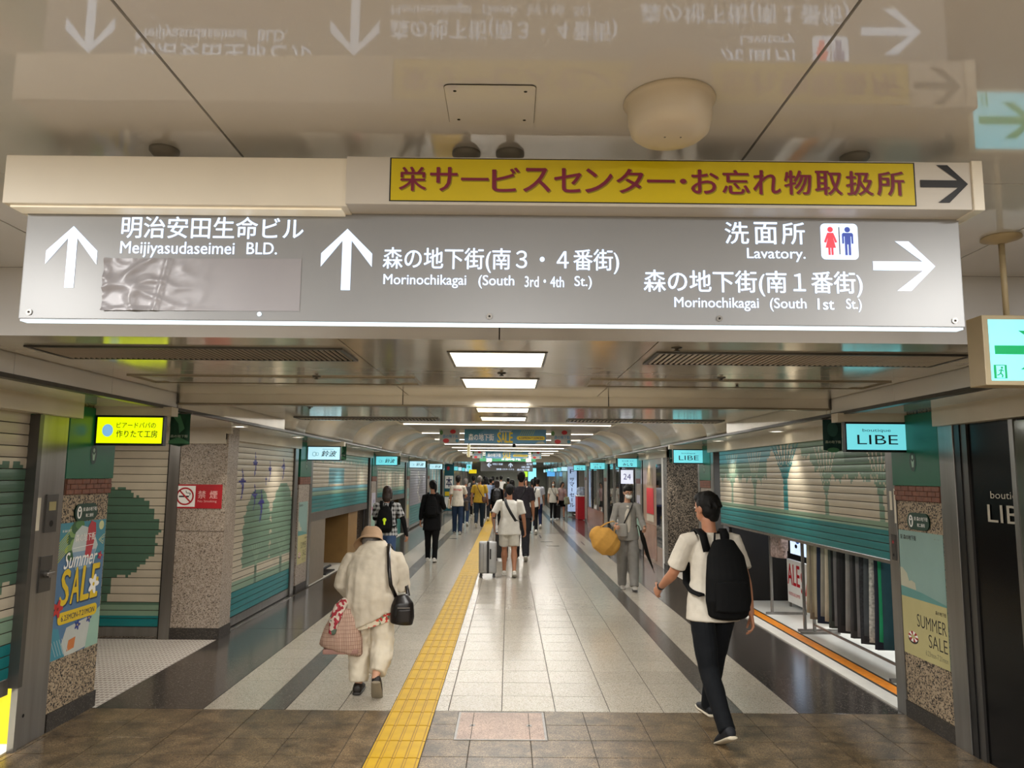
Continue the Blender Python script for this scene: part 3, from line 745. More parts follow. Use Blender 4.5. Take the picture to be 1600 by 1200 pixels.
# ---- right front 0: black door front in the foreground
m_blk = M('black_glass_front', '#050506', .2, 0, .22, nz=(3, .3))
wr = struct('wall_right', (XR+.02, XR+.3, 0, 5.018, 0, 2.30), m_blk)
struct('trim_8', (XR-.06, XR+.05, 0, 5.30, 2.17, 2.30), m_cream)
p = thing('shutter_post', 'wide stainless post between the right sale poster pillar and the black front', 'post', (XR, 5.25, 0))
box('post_face', (XR-.012, XR+.3, 5.15, 5.33, 0, 2.18), m_steel, p, bev=.004); box('guide_channel', (XR-.004, XR+.05, 5.085, 5.15, 0, 2.18), m_black, p); box('inner_strip', (XR+.004, XR+.05, 5.02, 5.085, 0, 2.18), m_steel_d, p)
F = RF(XR+.018); m_let = M('pale_gold_lettering', '#b9b2a2', .4)
F.text('lettering', m_let, 'boutique', -4.82, 1.665, -4.47, 1.725, .004); F.text('lettering', m_let, 'LIBE', -4.86, 1.53, -4.43, 1.64, .004); F.emit(wr)
gd = thing('glass_door', 'edge of a grey-green glass door leaf at the far right of the black front', 'door', (XR-.04, 4.3, 0)); box('pane', (XR-.05, XR-.035, 3.4, 4.46, .03, 2.15), M('grey_glass', '#5d6258', .1, .3), gd); box('door_rail', (XR-.056, XR-.029, 4.46, 4.50, .01, 2.16), m_steel, gd)

# ---- right front 1: clothes shop
m_white_fl = M('white_vinyl_floor', '#d8d5cc', .3, nz=(3, .08))
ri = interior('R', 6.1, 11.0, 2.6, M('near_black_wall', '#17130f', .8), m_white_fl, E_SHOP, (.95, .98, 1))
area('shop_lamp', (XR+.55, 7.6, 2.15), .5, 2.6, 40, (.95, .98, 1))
struct('trim_9', (XR+.0, XR+.15, 6.1, 11.05, .004, .012), M('white_sill_stone', '#cfcac0', .3))
tag(box('sill_strip', (XR+.165, XR+.295, 6.1, 11.05, .006, .014), M('orange_sill_strip', '#d8811c', .45, nz=(20, .15))), 'orange anti-slip strip along the clothes shop sill', 'floor strip')
for a in (.148, .296): struct('trim_10', (XR+a, XR+a+.016, 6.1, 11.05, .006, .02), m_blackp)
shutter('s', 'half raised teal and cream tree mural shutter above the clothes shop, right side', RF(XR+.02), -11.0, -6.11, 1.115, 2.18, mural_e, .066, du=.022, sgn=-1, closed_bar=.03)
def cloth_piece(name, label, cat, loc, pts, mat, thick=.02, group=None, rz=0):
    """hanging garment: pts = list of (z, half width, sway), wavy sheet facing the aisle; waves run across"""
    t = thing(name, label, cat, loc, rz, group=group)
    return t
def trousers(y, x, ztop, zbot, wdt, mat, label, wav=3, ph=0.):
    t = thing('hanging_trousers', label, 'trousers', (x, y, zbot), group='trousers on the clothes rail')
    for s in (0, 1):
        bm = bmesh.new(); nz_, nu = 10, 10; rows = []
        for i in range(nz_+1):
            f = i/nz_; z = ztop+(zbot-ztop)*f; hw = wdt*(.62+.38*f)*.62
            ring = []
            for k in range(nu):
                a = 2*math.pi*k/nu
                ring.append(bm.verts.new((x+s*.045+.16*math.cos(a)*(.8+.2*f)*(1+.06*math.sin(wav*a+ph)), y+hw*math.sin(a)*(1+.25*math.sin(3*a+f*2+ph))+.01*math.sin(f*5+ph), z+s*.03*f)))
            rows.append(ring)
        for A, B in zip(rows, rows[1:]):
            for k in range(nu): j = (k+1) % nu; bm.faces.new((A[k], A[j], B[j], B[k]))
        bm.faces.new(rows[0]); bm.faces.new(rows[-1][::-1])
        obj('trouser_leg', bm, mat, t, smooth=True)
    bm = bmesh.new(); bm_tube(bm, [(x, y, 1.588), (x, y+.005, 1.53), (x, y, ztop+.01)], .004); obj('hanger', bm, m_steel, t)
    return t
TC = [('dark teal', '#163f48'), ('vivid green', '#0e8a5a'), ('navy', '#141a2c'), ('pale patterned grey', '#b3b1aa'), ('slate', '#454a4e'), ('black and grey checked', '#2b2c30'), ('mid grey', '#6d6b6b'), ('black', '#0d0c0d'), ('dark grey', '#3c3a3a'), ('light grey', '#85827f'), ('black', '#100f10'), ('charcoal', '#2a2829'), ('ash grey', '#6b6868'), ('black', '#0c0c0e'), ('slate green', '#3f4540'), ('cream', '#b5aa94'), ('stone grey', '#8a857a'), ('navy', '#18233a'), ('beige', '#a99c83'), ('khaki', '#8b7f66'), ('taupe', '#756a5a'), ('beige', '#9d927c')]
NTH = ['first', 'second', 'third', 'fourth', 'fifth', 'sixth', 'seventh', 'eighth', 'ninth', 'tenth', 'eleventh', 'twelfth', 'thirteenth', 'fourteenth', 'fifteenth', 'sixteenth', 'seventeenth', 'eighteenth', 'nineteenth', 'twentieth', 'twenty-first', 'twenty-second', 'twenty-third', 'twenty-fourth']
y = 6.98
for i, (cn, ch) in enumerate(TC):
    m = M('trouser_'+cn.replace(' ', '_')+'_%s' % ch[1:], ch, .85, nz=(40 if 'patt' in cn or 'check' in cn else 8, .5 if 'patt' in cn or 'check' in cn else .1))
    trousers(y, 3.56, 1.5, .27+.05*math.sin(i*2.1), .082, m, '%s trousers, %s one from the near end of the clothes rail' % (cn, NTH[i]), ph=i)
    y += .084
rk = thing('clothes_rack', 'grey steel clothes rack inside the half open clothes shop', 'clothes rack', (3.56, 7.9, .006))
bm = bmesh.new(); bm_cyl(bm, (3.56, 6.85, 1.6), (3.56, 8.95, 1.6), .014); obj('rail', bm, m_steel, rk)
for yy in (6.88, 8.92):
    bm = bmesh.new(); bm_box(bm, 3.545, 3.575, yy-.015, yy+.015, .03, 1.6); obj('upright', bm, m_steel, rk); box('foot', (3.40, 3.85, yy-.02, yy+.02, .006, .035), m_steel, rk)
box('lower_bar', (3.55, 3.57, 6.88, 8.92, .1, .12), m_steel, rk)
for j, yy in enumerate((9.05, 10.15)):
    r2 = thing('display_stand', '%s slim grey upright stand behind the orange sill strip' % ('nearer' if j == 0 else 'farther'), 'stand', (3.5, yy, .006), group='upright stands')
    box('upright', (3.485, 3.515, yy-.015, yy+.015, .03, 1.6), m_steel, r2); box('foot', (3.42, 3.95, yy-.02, yy+.02, .006, .035), m_steel, r2); box('top_bar', (3.485, 3.515, yy-.3, yy+.3, 1.6, 1.62), m_steel, r2)
sb = thing('sale_board', 'white board with red sale lettering inside the clothes shop', 'sign', (3.97, 10.1, .1)); box('board', (3.96, 3.99, 9.35, 10.82, .07, .66), m_white, sb)
F = RF(3.96); m_sr = M('sale_red', '#c01523', .5)
F.text('lettering', m_sr, 'ALE', -10.80, .32, -10.36, .60, .003, .02); F.text('lettering', m_sr, 'SALE', -10.32, .24, -9.62, .54, .003, .02)
F.text('lettering', m_sr, 'WINTER SALE SUMMER', -10.78, .17, -10.36, .215, .003); F.text('lettering', m_sr, 'SUMMER SALE', -10.2, .13, -9.6, .175, .003)
F.rect('leg', m_steel, -10.78, .008, -10.74, .07, .0, .02); F.rect('leg', m_steel, -9.42, .008, -9.38, .07, .0, .02); F.emit(sb)
m_blouse = M('floral_blouse_cloth', '#a5918c', .8, nz=(35, .5))
t = thing('hanging_blouse', 'pinkish grey floral blouse hanging by the far stand in the clothes shop', 'blouse', (3.55, 10.2, .8))
bm = bmesh.new(); rows = []
for i in range(9):
    f = i/8; rows.append([bm.verts.new((3.58+.09*math.cos(a)*(1+.1*math.sin(5*a)), 10.05+(.13+.05*f)*math.sin(a)*(1+.12*math.cos(4*a)), 1.5-.74*f)) for a in [2*math.pi*k/18 for k in range(18)]])
for A, B in zip(rows, rows[1:]):
    for k in range(18): j = (k+1) % 18; bm.faces.new((A[k], A[j], B[j], B[k]))
bm.faces.new(rows[0]); bm.faces.new(rows[-1][::-1]); obj('bodice', bm, m_blouse, t, smooth=True)
bm = bmesh.new(); bm_tube(bm, [(3.58, 9.92, 1.42), (3.57, 9.85, 1.15), (3.56, 9.83, .86)], [.05, .06, .06]); obj('sleeve', bm, m_blouse, t, smooth=True)
lt = thing('light_box', 'backlit display case with a blue and white pattern behind the sale board', 'display case', (4.3, 10.6, .01)); box('case', (4.15, 4.5, 10.05, 11.2, .008, 1.5), m_blackp, lt)
F = RF(4.148); F.rect('lit_face', M('lit_blue_white', '#c8dcf5', .4, emit=.7, emcol='#cfe2ff', nz=(9, .5)), -11.17, .70, -10.1, 1.40, .002)
for i in range(26): 
    a, b = -11.1+.93*random.random(), .75+.58*random.random(); F.disc('leaf_print', M('print_blue', '#2f5fb0', .4, emit=.3, emcol='#2f5fb0') if i % 2 else m_blackp, a, b, .05+.04*random.random(), .03, .004, 8)
F.emit(lt)
tag(box('storage_bin', (4.6, 5.4, 8.8, 9.9, .006, .55), M('grey_bin', '#5d5b58', .6), bev=.02), 'grey storage bin on the floor at the back of the clothes shop', 'bin')

# ---- right alcove (Y 12.1 - 14.5) and the dark granite block
ra = struct('wall_alcove_right', (3.05, 4.6, 14.50, 14.85, 0, 2.30), m_granite_d); box('kerb', (3.04, 4.61, 14.49, 14.86, 0, .12), m_kerb, ra)
struct('wall_alcove_side_right', (4.55, 4.7, 12.0, 14.6, 0, 2.3), m_granite_d)
b1 = struct('wall_right', (XR, 3.4, 14.86, 17.2, 0, 2.20), M('pinkish_stone_wall', '#a58873', .3, nz=(3, .1)))
F = RF(XR); F.rect('corner_strip', m_white, -15.06, .0, -14.87, 2.2, .012, .012); F.rect('dark_window', m_glass, -15.65, .38, -15.10, 2.05, .006, .006)
F.rect('lower_panel', M('rose_stone_panel', '#93684f', .25, nz=(4, .12)), -17.15, .06, -15.68, .78, .004)
F.rect('poster_panel', m_sr, -16.75, 1.0, -15.95, 1.55, .006); F.rect('poster_text', m_cream, -16.75, .84, -15.95, .98, .006)
for i in range(7): F.line('plant_print', M('olive_print', '#6d6a3e', .6), [(-16.65+.1*i, 1.6), (-16.6+.1*i+.04*math.sin(i), 1.8), (-16.65+.1*i, 1.98)], .03, .006)
F.emit(b1)
# ---- right fronts 2-4: glazed shops
def glazed(y0, y1, base_m, base_h, label, n, inner, pw):
    interior('R', y0, y1, 1.6, inner, m_shopfl, pw)
    t = thing('shop_window', label, 'shop window', (XR, (y0+y1)/2, 0), group='glazed shop fronts')
    if base_h: box('stone_base', (XR-.01, XR+.12, y0, y1, .006, base_h), base_m, t)
    for i in range(n+1):
        yy = y0+(y1-y0)*i/n; box('mullion', (XR-.02, XR+.06, max(y0, yy-.04), min(y1, yy+.04), base_h, 2.17), m_steel if i % 2 else m_black, t)
    for i in range(n):
        a = y0+(y1-y0)*i/n+.04; b = y0+(y1-y0)*(i+1)/n-.04; pn = M('clear_glass', '#f4f8f8', .02, trans=1., nz=(2, 0)) 
        box('glass_pane', (XR+.015, XR+.021, a, b, base_h+.01, 2.16), pn, t)
    return t
glazed(18.35, 23.2, m_black, 0.0, 'tall glazed shop front with dark mullions behind the masked man', 4, M('cool_shop_wall', '#566062', .6), 60)
glazed(24.5, 29.3, M('copper_stone_base', '#80492c', .25, nz=(3, .15)), .62, 'glazed shop front above a copper-brown base, right side', 3, M('dim_warm_wall', '#3a332c', .6), 30)
def mann(x, y, lb, m):
    t = thing('mannequin', lb, 'mannequin', (x, y, .006), group='window mannequins')
    bm = bmesh.new(); bm_lathe(bm, (x, y, 0), [(.0, 1.72), (.06, 1.70), (.075, 1.62), (.055, 1.53), (.045, 1.48), (.13, 1.43), (.17, 1.36), (.15, 1.2), (.12, 1.08), (.15, .95), (.19, .7), (.21, .5)], 20); obj('dress_form', bm, m, t, smooth=True)
    bm = bmesh.new(); bm_cyl(bm, (x, y, .01), (x, y, .55), .02); bm_cyl(bm, (x, y, .006), (x, y, .03), .16); obj('stand', bm, m_steel, t)
for i, yy in enumerate((18.9, 19.9, 21.0, 22.2)): mann(3.55, yy, '%s dress form in the glazed front behind the masked man' % ['nearest', 'second', 'third', 'farthest'][i], M(['cream_dress', 'grey_dress', 'white_dress', 'black_dress'][i], ['#a99f92', '#77797d', '#c6c6c2', '#17171a'][i], .8))
for i, yy in enumerate((25.2, 26.8, 28.4)): mann(3.5, yy, '%s dress form above the copper-brown base' % ['nearest', 'middle', 'farthest'][i], M(['plum_dress', 'sand_dress', 'silver_dress'][i], ['#4a3a42', '#9c8f80', '#8f9297'][i], .8))
ps = thing('menu_poster', 'small white backlit poster hung in the glazed front near the masked man', 'poster', (3.0, 18.3, 1.7)); F = CF(18.25); F.rect('sheet', M('lit_paper', '#dfe4f5', .5, emit=.5, emcol='#dfe4f5'), 2.72, 1.62, 3.02, 1.95, .0, .01)
F.text('lettering', M('violet_print', '#7d6bb0', .5), '24', 2.78, 1.72, 2.96, 1.86, .003); F.rect('hook', m_steel, 2.86, 1.95, 2.88, 2.30, 0, .01); F.emit(ps)
interior('R', 30.6, 35.5, 1.6, M('pale_shop_wall', '#8d8a80', .6), m_shopfl, 60)
rs = thing('display_counter', 'red display counter with soft goods at the far right shop', 'counter', (3.1, 31.6, .006)); box('body', (2.85, 3.6, 31.2, 32.2, .006, .95), m_sr, rs, bev=.02); box('top', (2.83, 3.62, 31.18, 32.22, .95, .98), m_white, rs)
bm = bmesh.new()
for i in range(7):
    bmesh.ops.create_icosphere(bm, subdivisions=2, radius=.14, matrix=Matrix.Translation((2.98+.1*(i % 4), 31.4+.1*(i//2), 1.1+.13*(i//4)))@Matrix.Diagonal((1, 1, .8, 1)))
tag(obj('soft_goods_heap', bm, M('pale_blue_plush', '#b9c4d8', .9, nz=(9, .3)), smooth=True), 'heap of pale blue soft goods on the red counter, far right', 'goods', kind='stuff')
vb = thing('vertical_banner', 'tall pale blue vertical banner with navy writing, far right', 'banner', (2.80, 33.0, 0)); F = CF(33.0)
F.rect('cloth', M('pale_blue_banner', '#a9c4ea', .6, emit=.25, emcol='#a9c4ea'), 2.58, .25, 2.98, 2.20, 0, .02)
F.text('lettering', M('navy_print', '#12204f', .5), 'F', 2.68, 1.9, 2.86, 2.08, .003)
for i, ch in enumerate('サマーセール'): F.text('lettering', M('navy_print', '#12204f', .5), ch, 2.67 if ch != 'ー' else 2.755, 1.55-.22*i, 2.87 if ch != 'ー' else 2.785, 1.72-.22*i, .003, .0 if ch == 'ー' else .02)
F.rect('foot', m_steel, 2.6, .0, 2.96, .03, .0, .3); F.rect('pole', m_steel, 2.57, .03, 2.59, 2.22, 0, .02); F.emit(vb)
# ============================================================ SIGNS, SCREENS, CEILING FITTINGS
# ---- grey backlit hanging sign (front plane y = 2.05)
m_scr = M('screw_grey', '#77746f', .4, .6); m_flange = M('grey_flange', '#8d8981', .45, .1)
def arrow(F, nm, mat, u, v, w_, h, ang, d=.0015, t=.026):
    """arrow with a chevron head; pointing up for ang = 0"""
    c, s = math.cos(R(ang)), math.sin(R(ang))
    P = lambda pts: [(u+x*c+y*s, v-x*s+y*c) for x, y in pts]
    a, hh = w_/2, h/2; k = a
    F.poly(nm, mat, P([(0, hh), (a, hh-k), (a, hh-k-t*1.5), (t*.5, hh-t*1.35), (t*.5, -hh), (-t*.5, -hh), (-t*.5, hh-t*1.35), (-a, hh-k-t*1.5), (-a, hh-k)]), d)
def toilets(F, u0, v0, u1, v1, d):
    F.rrect('pictogram_field', m_em_white, u0, v0, u1, v1, (u1-u0)*.12, d); w_ = u1-u0; h = v1-v0; P = lambda x, y: (u0+x*w_, v0+y*h)
    mr, mb = M('backlit_red', '#d8303f', .4, emit=.55, emcol='#e03a48'), M('backlit_blue', '#2a3f8f', .4, emit=.35, emcol='#3048a8')
    for cx, m in ((.26, mr), (.72, mb)): F.disc('pictogram_figure', m, u0+cx*w_, v0+.83*h, .075*w_, d=d+.001)
    F.poly('pictogram_figure', mr, [P(.18, .74), (P(.34, .74)), P(.44, .48), P(.38, .46), P(.33, .60), P(.40, .32), P(.33, .32), P(.33, .12), P(.27, .12), P(.27, .32), P(.25, .32), P(.25, .12), P(.19, .12), P(.19, .32), P(.12, .32), P(.19, .60), P(.14, .46), P(.08, .48)], d+.001)
    F.poly('pictogram_figure', mb, [P(.60, .74), P(.84, .74), P(.87, .70), P(.87, .44), P(.82, .44), P(.82, .64), P(.80, .64), P(.80, .12), P(.735, .12), P(.735, .42), P(.705, .42), P(.705, .12), P(.64, .12), P(.64, .64), P(.62, .64), P(.62, .44), P(.57, .44), P(.57, .70)], d+.001)
    F.rect('pictogram_bar', m_blackp, u0+.485*w_, v0+.14*h, u0+.51*w_, v0+.9*h, d+.001)
def gsign(y, label, lines=True):
    t = thing('hanging_sign', label, 'sign', (-.05, y, 2.22), group=None)
    box('sign_body', (-1.372, 1.275, y, y+.040, 2.221, 2.56), m_signgrey, t, bev=.003)
    box('bottom_light', (-1.368, 1.270, y+.004, y+.036, 2.216, 2.2215), m_em_edge, t)
    for x in (-1.03, -.135, -.005, 1.02):
        bm = bmesh.new(); bm_lathe(bm, (x, y+.07, 0), [(.0, 2.75), (.042, 2.75), (.042, 2.742), (.03, 2.728), (.012, 2.722), (.012, 2.55), (0, 2.55)], 28); obj('ceiling_rod', bm, m_flange, t, smooth=True)
    return t
hs = gsign(2.05, 'large grey backlit direction sign with white arrows hanging from the foreground ceiling')
F = CF(2.05); W = m_em_white
for u in (-1.237, -.463): arrow(F, 'arrow', W, u, 2.400, .144, .178, 0)
arrow(F, 'arrow', W, 1.111, 2.396, .144, .176, 90)
def T(s, a, b, c, d, bo=.0):
    F.text('lettering', W, s, a, b, c, d, .0015, bo or .016, 0, 4)
T('明治安田生命ビル', -1.101, 2.456, -.588, 2.520, .018)
T('Meijiyasudaseimei', -1.101, 2.400, -.780, 2.446, 0); T('BLD.', -.745, 2.412, -.660, 2.446, 0)
T('森の地下街(南３・４番街)', -.360, 2.365, .305, 2.436, .018)
T('Morinochikagai', -.357, 2.320, -.125, 2.358, 0); T('(South', -.090, 2.320, .010, 2.358, 0); T('3rd・4th', .040, 2.325, .150, 2.356, 0); T('St.)', .180, 2.320, .228, 2.358, 0)
T('洗', .607, 2.456, .674, 2.520, .018); T('面', .690, 2.456, .755, 2.520, .018); T('所', .768, 2.456, .833, 2.520, .018); T('Lavatory.', .668, 2.405, .833, 2.444, 0)
T('森の地下街(南１番街)', .375, 2.305, .990, 2.378, .018)
T('Morinochikagai', .460, 2.262, .696, 2.300, 0); T('(South', .728, 2.262, .830, 2.300, 0); T('1st', .862, 2.268, .908, 2.300, 0); T('St.)', .942, 2.262, .985, 2.300, 0)
toilets(F, .878, 2.413, .984, 2.518, .0015)
for u in (-1.342, -.058, .585, 1.245): F.disc('screw', m_scr, u, 2.240, .0085, d=.003); F.disc('screw_recess', m_dark, u, 2.240, .003, d=.004)
F.disc('light_hole', m_em_edge, -.700, 2.240, .006, d=.003)
F.emit(hs)
# wrinkled grey tape patch: displaced grid
bm = bmesh.new(); nu, nv = 90, 26; G = []
for i in range(nu+1):
    row = []
    for j in range(nv+1):
        a, b = i/nu, j/nv; u = -1.141+.552*a; v = 2.246+.150*b+.004*a; f = max(0, 1-a/.62)
        q1 = noise.noise(V((a*5, b*2.2, 3.1))); q2 = noise.noise(V((a*11+2, b*5-a*4, 7.7))); d = .0016+f**1.3*(.010*(1-min(1, abs(q1)*3.2))**2+.004*(1-min(1, abs(q2)*3))**2)
        if .22 < a < .34: d += .006*max(0, 1-abs(a-.265-.06*b)/.022)
        if .62 < a < .92 and .30 < b < .9: d += .0007*math.sin(a*260)*math.sin(b*80)
        if b < .05: d += f*.006*math.sin(a*9)**2
        row.append(bm.verts.new((u, 2.05-d, v)))
    G.append(row)
for i in range(nu):
    for j in range(nv): bm.faces.new((G[i][j], G[i+1][j], G[i+1][j+1], G[i][j+1]))
obj('tape_patch', bm, M('silver_grey_tape', '#949296', .38, .1, nz=(5, .04)), hs, smooth=True, label='wrinkled silver grey tape covering a line')
# ---- ivory housing and the yellow service sign above
ih = thing('sign_housing', 'long ivory housing box above the left half of the grey sign', 'housing', (-.92, 2.0, 2.53))
box('box_body', (-1.398, -.452, 1.98, 2.17, 2.530, 2.668), m_housing, ih, bev=.003); box('bottom_strip', (-1.385, -.47, 1.995, 2.048, 2.524, 2.531), M('cream_underside', '#f4ead2', .4, emit=.12, emcol='#f4ead2'), ih)  # cream strip under the box, material slightly emissive
ys = thing('service_sign', 'yellow sign board with dark red Japanese writing and a black arrow', 'sign', (.42, 2.0, 2.53))
box('board', (-.455, 1.292, 1.972, 2.17, 2.534, 2.670), M('off_white_sign_board', '#c9c4ba', .4, nz=(3, .03)), ys, bev=.002)
box('end_cap', (1.268, 1.298, 1.966, 2.175, 2.531, 2.673), m_housing, ys, bev=.002)
F = CF(1.9715); m_ye = M('yellow_sign_face', '#cdb80a', .38, nz=(1.5, .05)); m_mar = M('maroon_lettering', '#7a1536', .45)
F.rect('yellow_face_edge', m_blackp, -.335, 2.542, 1.113, 2.667, .0006); F.rect('yellow_face', m_ye, -.331, 2.545, 1.109, 2.664, .0012)
x0, x1 = -.314, 1.080; word = '栄サービスセンター・お忘れ物取扱所'; n = len(word); st = (x1-x0)/16.35; u = x0
m_sh = M('letter_shadow', '#8f8009', .5)
for ch in word:
    wv = st*(.42 if ch == '・' else 1.0)
    a, b = u+wv*.07, u+wv*.93; v0, v1 = 2.572, 2.640
    if ch == 'ー': v0, v1 = 2.603, 2.610
    if ch == '・': v0, v1 = 2.600, 2.613; a, b = u+wv*.3, u+wv*.75
    F.text('lettering', m_sh, ch, a+.003, v0-.003, b+.003, v1-.003, .0016, .022); F.text('lettering', m_mar, ch, a, v0, b, v1, .0026, .022); u += wv
F.b and None
arrow(F, 'arrow', m_blackp, 1.192, 2.607, .108, .132, 90, .001, .021)
F.emit(ys)
# ---- dome sensor, ceiling hatch, exit sign
dm = thing('ceiling_speaker', 'round ivory dome fitting on the foreground ceiling above the yellow sign', 'ceiling fitting', (.40, 1.83, 2.75))
bm = bmesh.new(); bm_lathe(bm, (.40, 1.80, 2.75), [(0, 0), (.113, 0), (.116, -.006), (.112, -.012), (.106, -.016), (.104, -.06), (.098, -.083), (.082, -.096), (.05, -.101), (0, -.102)], 56); obj('dome_body', bm, M('ivory_plastic', '#cfc4ae', .38, nz=(3, .02)), dm, smooth=True)
for x in (.385, .425): bm = bmesh.new(); bm_cyl(bm, (x, 1.79, 2.6495), (x, 1.79, 2.6475), .0025); obj('vent_dot', bm, m_scr, dm)
ht = thing('ceiling_cover_plate', 'small rounded cover plate with four screws on the foreground ceiling', 'cover plate', (-.055, 1.83, 2.75))
F = Face((-.055, 1.83, 2.75), (1, 0, 0), (0, -1, 0)); F.rrect('plate_edge', m_scr, -.1145, -.1045, .1145, .1045, .0145, .0012); F.rrect('plate', m_ceil, -.113, -.103, .113, .103, .013, .0030)
for a in (-.088, .088):
    for b in (-.075, .075): F.disc('screw', m_dark, a, b, .0045, d=.0036)
F.emit(ht)
ex = thing('exit_sign', 'green and cyan illuminated exit sign with arrow hanging at the right edge', 'exit sign', (2.1, 2.84, 2.16))
box('case', (1.805, 2.42, 2.80, 2.90, 2.155, 2.425), M('cream_case', '#b8a988', .4), ex, bev=.003)
for x in (1.935, 2.30):
    bm = bmesh.new(); bm_cyl(bm, (x, 2.85, 2.42), (x, 2.85, 2.75), .011); bm_lathe(bm, (x, 2.85, 2.75), [(0, 0), (.07, 0), (.072, -.008), (.03, -.022), (.012, -.028)]); bm_cyl(bm, (x, 2.85, 2.42), (x, 2.85, 2.432), .022); obj('hanging_rod', bm, M('cream_case', ''), ex, smooth=True)
F = CF(2.7995); m_cy = M('lit_cyan_face', '#8fe3f5', .3, emit=.55, emcol='#86e6fb'); m_gr = M('lit_green', '#0c9a5a', .3, emit=.28, emcol='#0fc070')
F.rect('lit_face', m_cy, 1.826, 2.172, 2.40, 2.408, .001); arrow(F, 'arrow', m_gr, 1.955, 2.29, .15, .22, 90, .002, .034)
F.rect('running_man_field', m_gr, 1.836, 2.180, 1.886, 2.232, .002)
F.poly('running_man', m_cy, [(1.845, 2.182), (1.845, 2.229), (1.877, 2.229), (1.877, 2.182)], .003)
F.disc('running_man', m_gr, 1.866, 2.221, .0045, d=.004, seg=12); F.line('running_man', m_gr, [(1.864, 2.214), (1.860, 2.200), (1.868, 2.192), (1.865, 2.184)], .005, .004); F.line('running_man', m_gr, [(1.860, 2.200), (1.853, 2.194), (1.846, 2.192)], .004, .004); F.line('running_man', m_gr, [(1.853, 2.209), (1.864, 2.214), (1.872, 2.207)], .0035, .004)
F.text('lettering', m_gr, '出口', 2.17, 2.20, 2.38, 2.38, .002, .02); F.emit(ex)
# ---- air vents in the metal ceiling
def vent(x0, x1, y0, y1, label, n):
    t = thing('air_vent', label, 'air vent', ((x0+x1)/2, (y0+y1)/2, 2.43), group='ceiling air vents'); z = 2.43
    box('duct_back', (x0+.015, x1-.015, y0+.015, y1-.015, z-.001, z+.001), m_dark, t)
    for nm, d in (('frame_bar', (x0, x1, y0, y0+.02)), ('frame_bar', (x0, x1, y1-.02, y1)), ('frame_bar', (x0, x0+.02, y0+.02, y1-.02)), ('frame_bar', (x1-.02, x1, y0+.02, y1-.02))): box(nm, (*d, z-.010, z+.002), m_steel_d, t)
    st_ = (x1-x0-.04)/n; bm0 = bmesh.new(); bm_box(bm0, -.006, .006, (y0-y1)/2+.02, (y1-y0)/2-.02, -.008, 0)
    me = bpy.data.meshes.new('slat'); bm0.to_mesh(me); bm0.free(); me.materials.append(M('vent_slat_brown', '#b0a493', .4, .1))
    for i in range(n):
        o = bpy.data.objects.new('slat', me); COL.objects.link(o); o.parent = t; o.location = (x0+.02+st_*(i+.5)-(x0+x1)/2, 0, -.001); o.rotation_euler = (0, R(20), 0)
    return t
vent(-2.45, -.845, 3.72, 4.12, 'long slatted ceiling vent at the left, nearest the grey sign', 54)
vent(.745, 2.36, 3.74, 4.14, 'long slatted ceiling vent at the right, nearest the grey sign', 54)
vent(-2.42, -.80, 8.36, 8.68, 'far slatted ceiling vent on the left, just before the vault', 40)
vent(.66, 2.42, 8.36, 8.68, 'far slatted ceiling vent on the right, just before the vault', 40)
for x0, x1, s in ((-2.5, -.62, 'left'), (.53, 2.5, 'right')):
    t = thing('ceiling_hatch', 'framed flat access hatch in the metal ceiling, %s side' % s, 'hatch', ((x0+x1)/2, 5.02, 2.43), group='ceiling hatches')
    for nm, d in (('frame_bar', (x0, x1, 4.84, 4.855)), ('frame_bar', (x0, x1, 5.21, 5.225)), ('frame_bar', (x0, x0+.015, 4.855, 5.21)), ('frame_bar', (x1-.015, x1, 4.855, 5.21))): box(nm, (*d, 2.422, 2.434), m_beam, t)
    box('leaf', (x0+.14, x1-.14, 4.90, 5.17, 2.424, 2.431), m_metalceil, t)
sp0 = None
for x, y in ((-1.26, 4.84), (.82, 3.62), (1.55, 5.05), (-.05, 4.6), (1.35, 4.72), (-1.9, 7.1)):
    if sp0 is None:
        sp0 = thing('sprinkler', 'small sprinkler head in the metal ceiling left of the lit panels', 'sprinkler', (x, y, 2.43), group='sprinkler heads')
        bm = bmesh.new(); bm_lathe(bm, (x, y, 2.43), [(0, 0), (.028, 0), (.026, -.005), (.009, -.007), (.008, -.014), (.015, -.016), (.015, -.019), (0, -.020)], 20); obj('head', bm, m_steel_d, sp0, smooth=True)
    else: dup(sp0, (x, y, 2.43), 'small sprinkler head in the metal ceiling %s' % {.82: 'just past the bulkhead, right of centre', 1.55: 'beside the right ceiling hatch', -.05: 'between the two nearest lit panels', 1.35: 'between the right vent and the right hatch', -1.9: 'behind the cross beam at left'}[x])
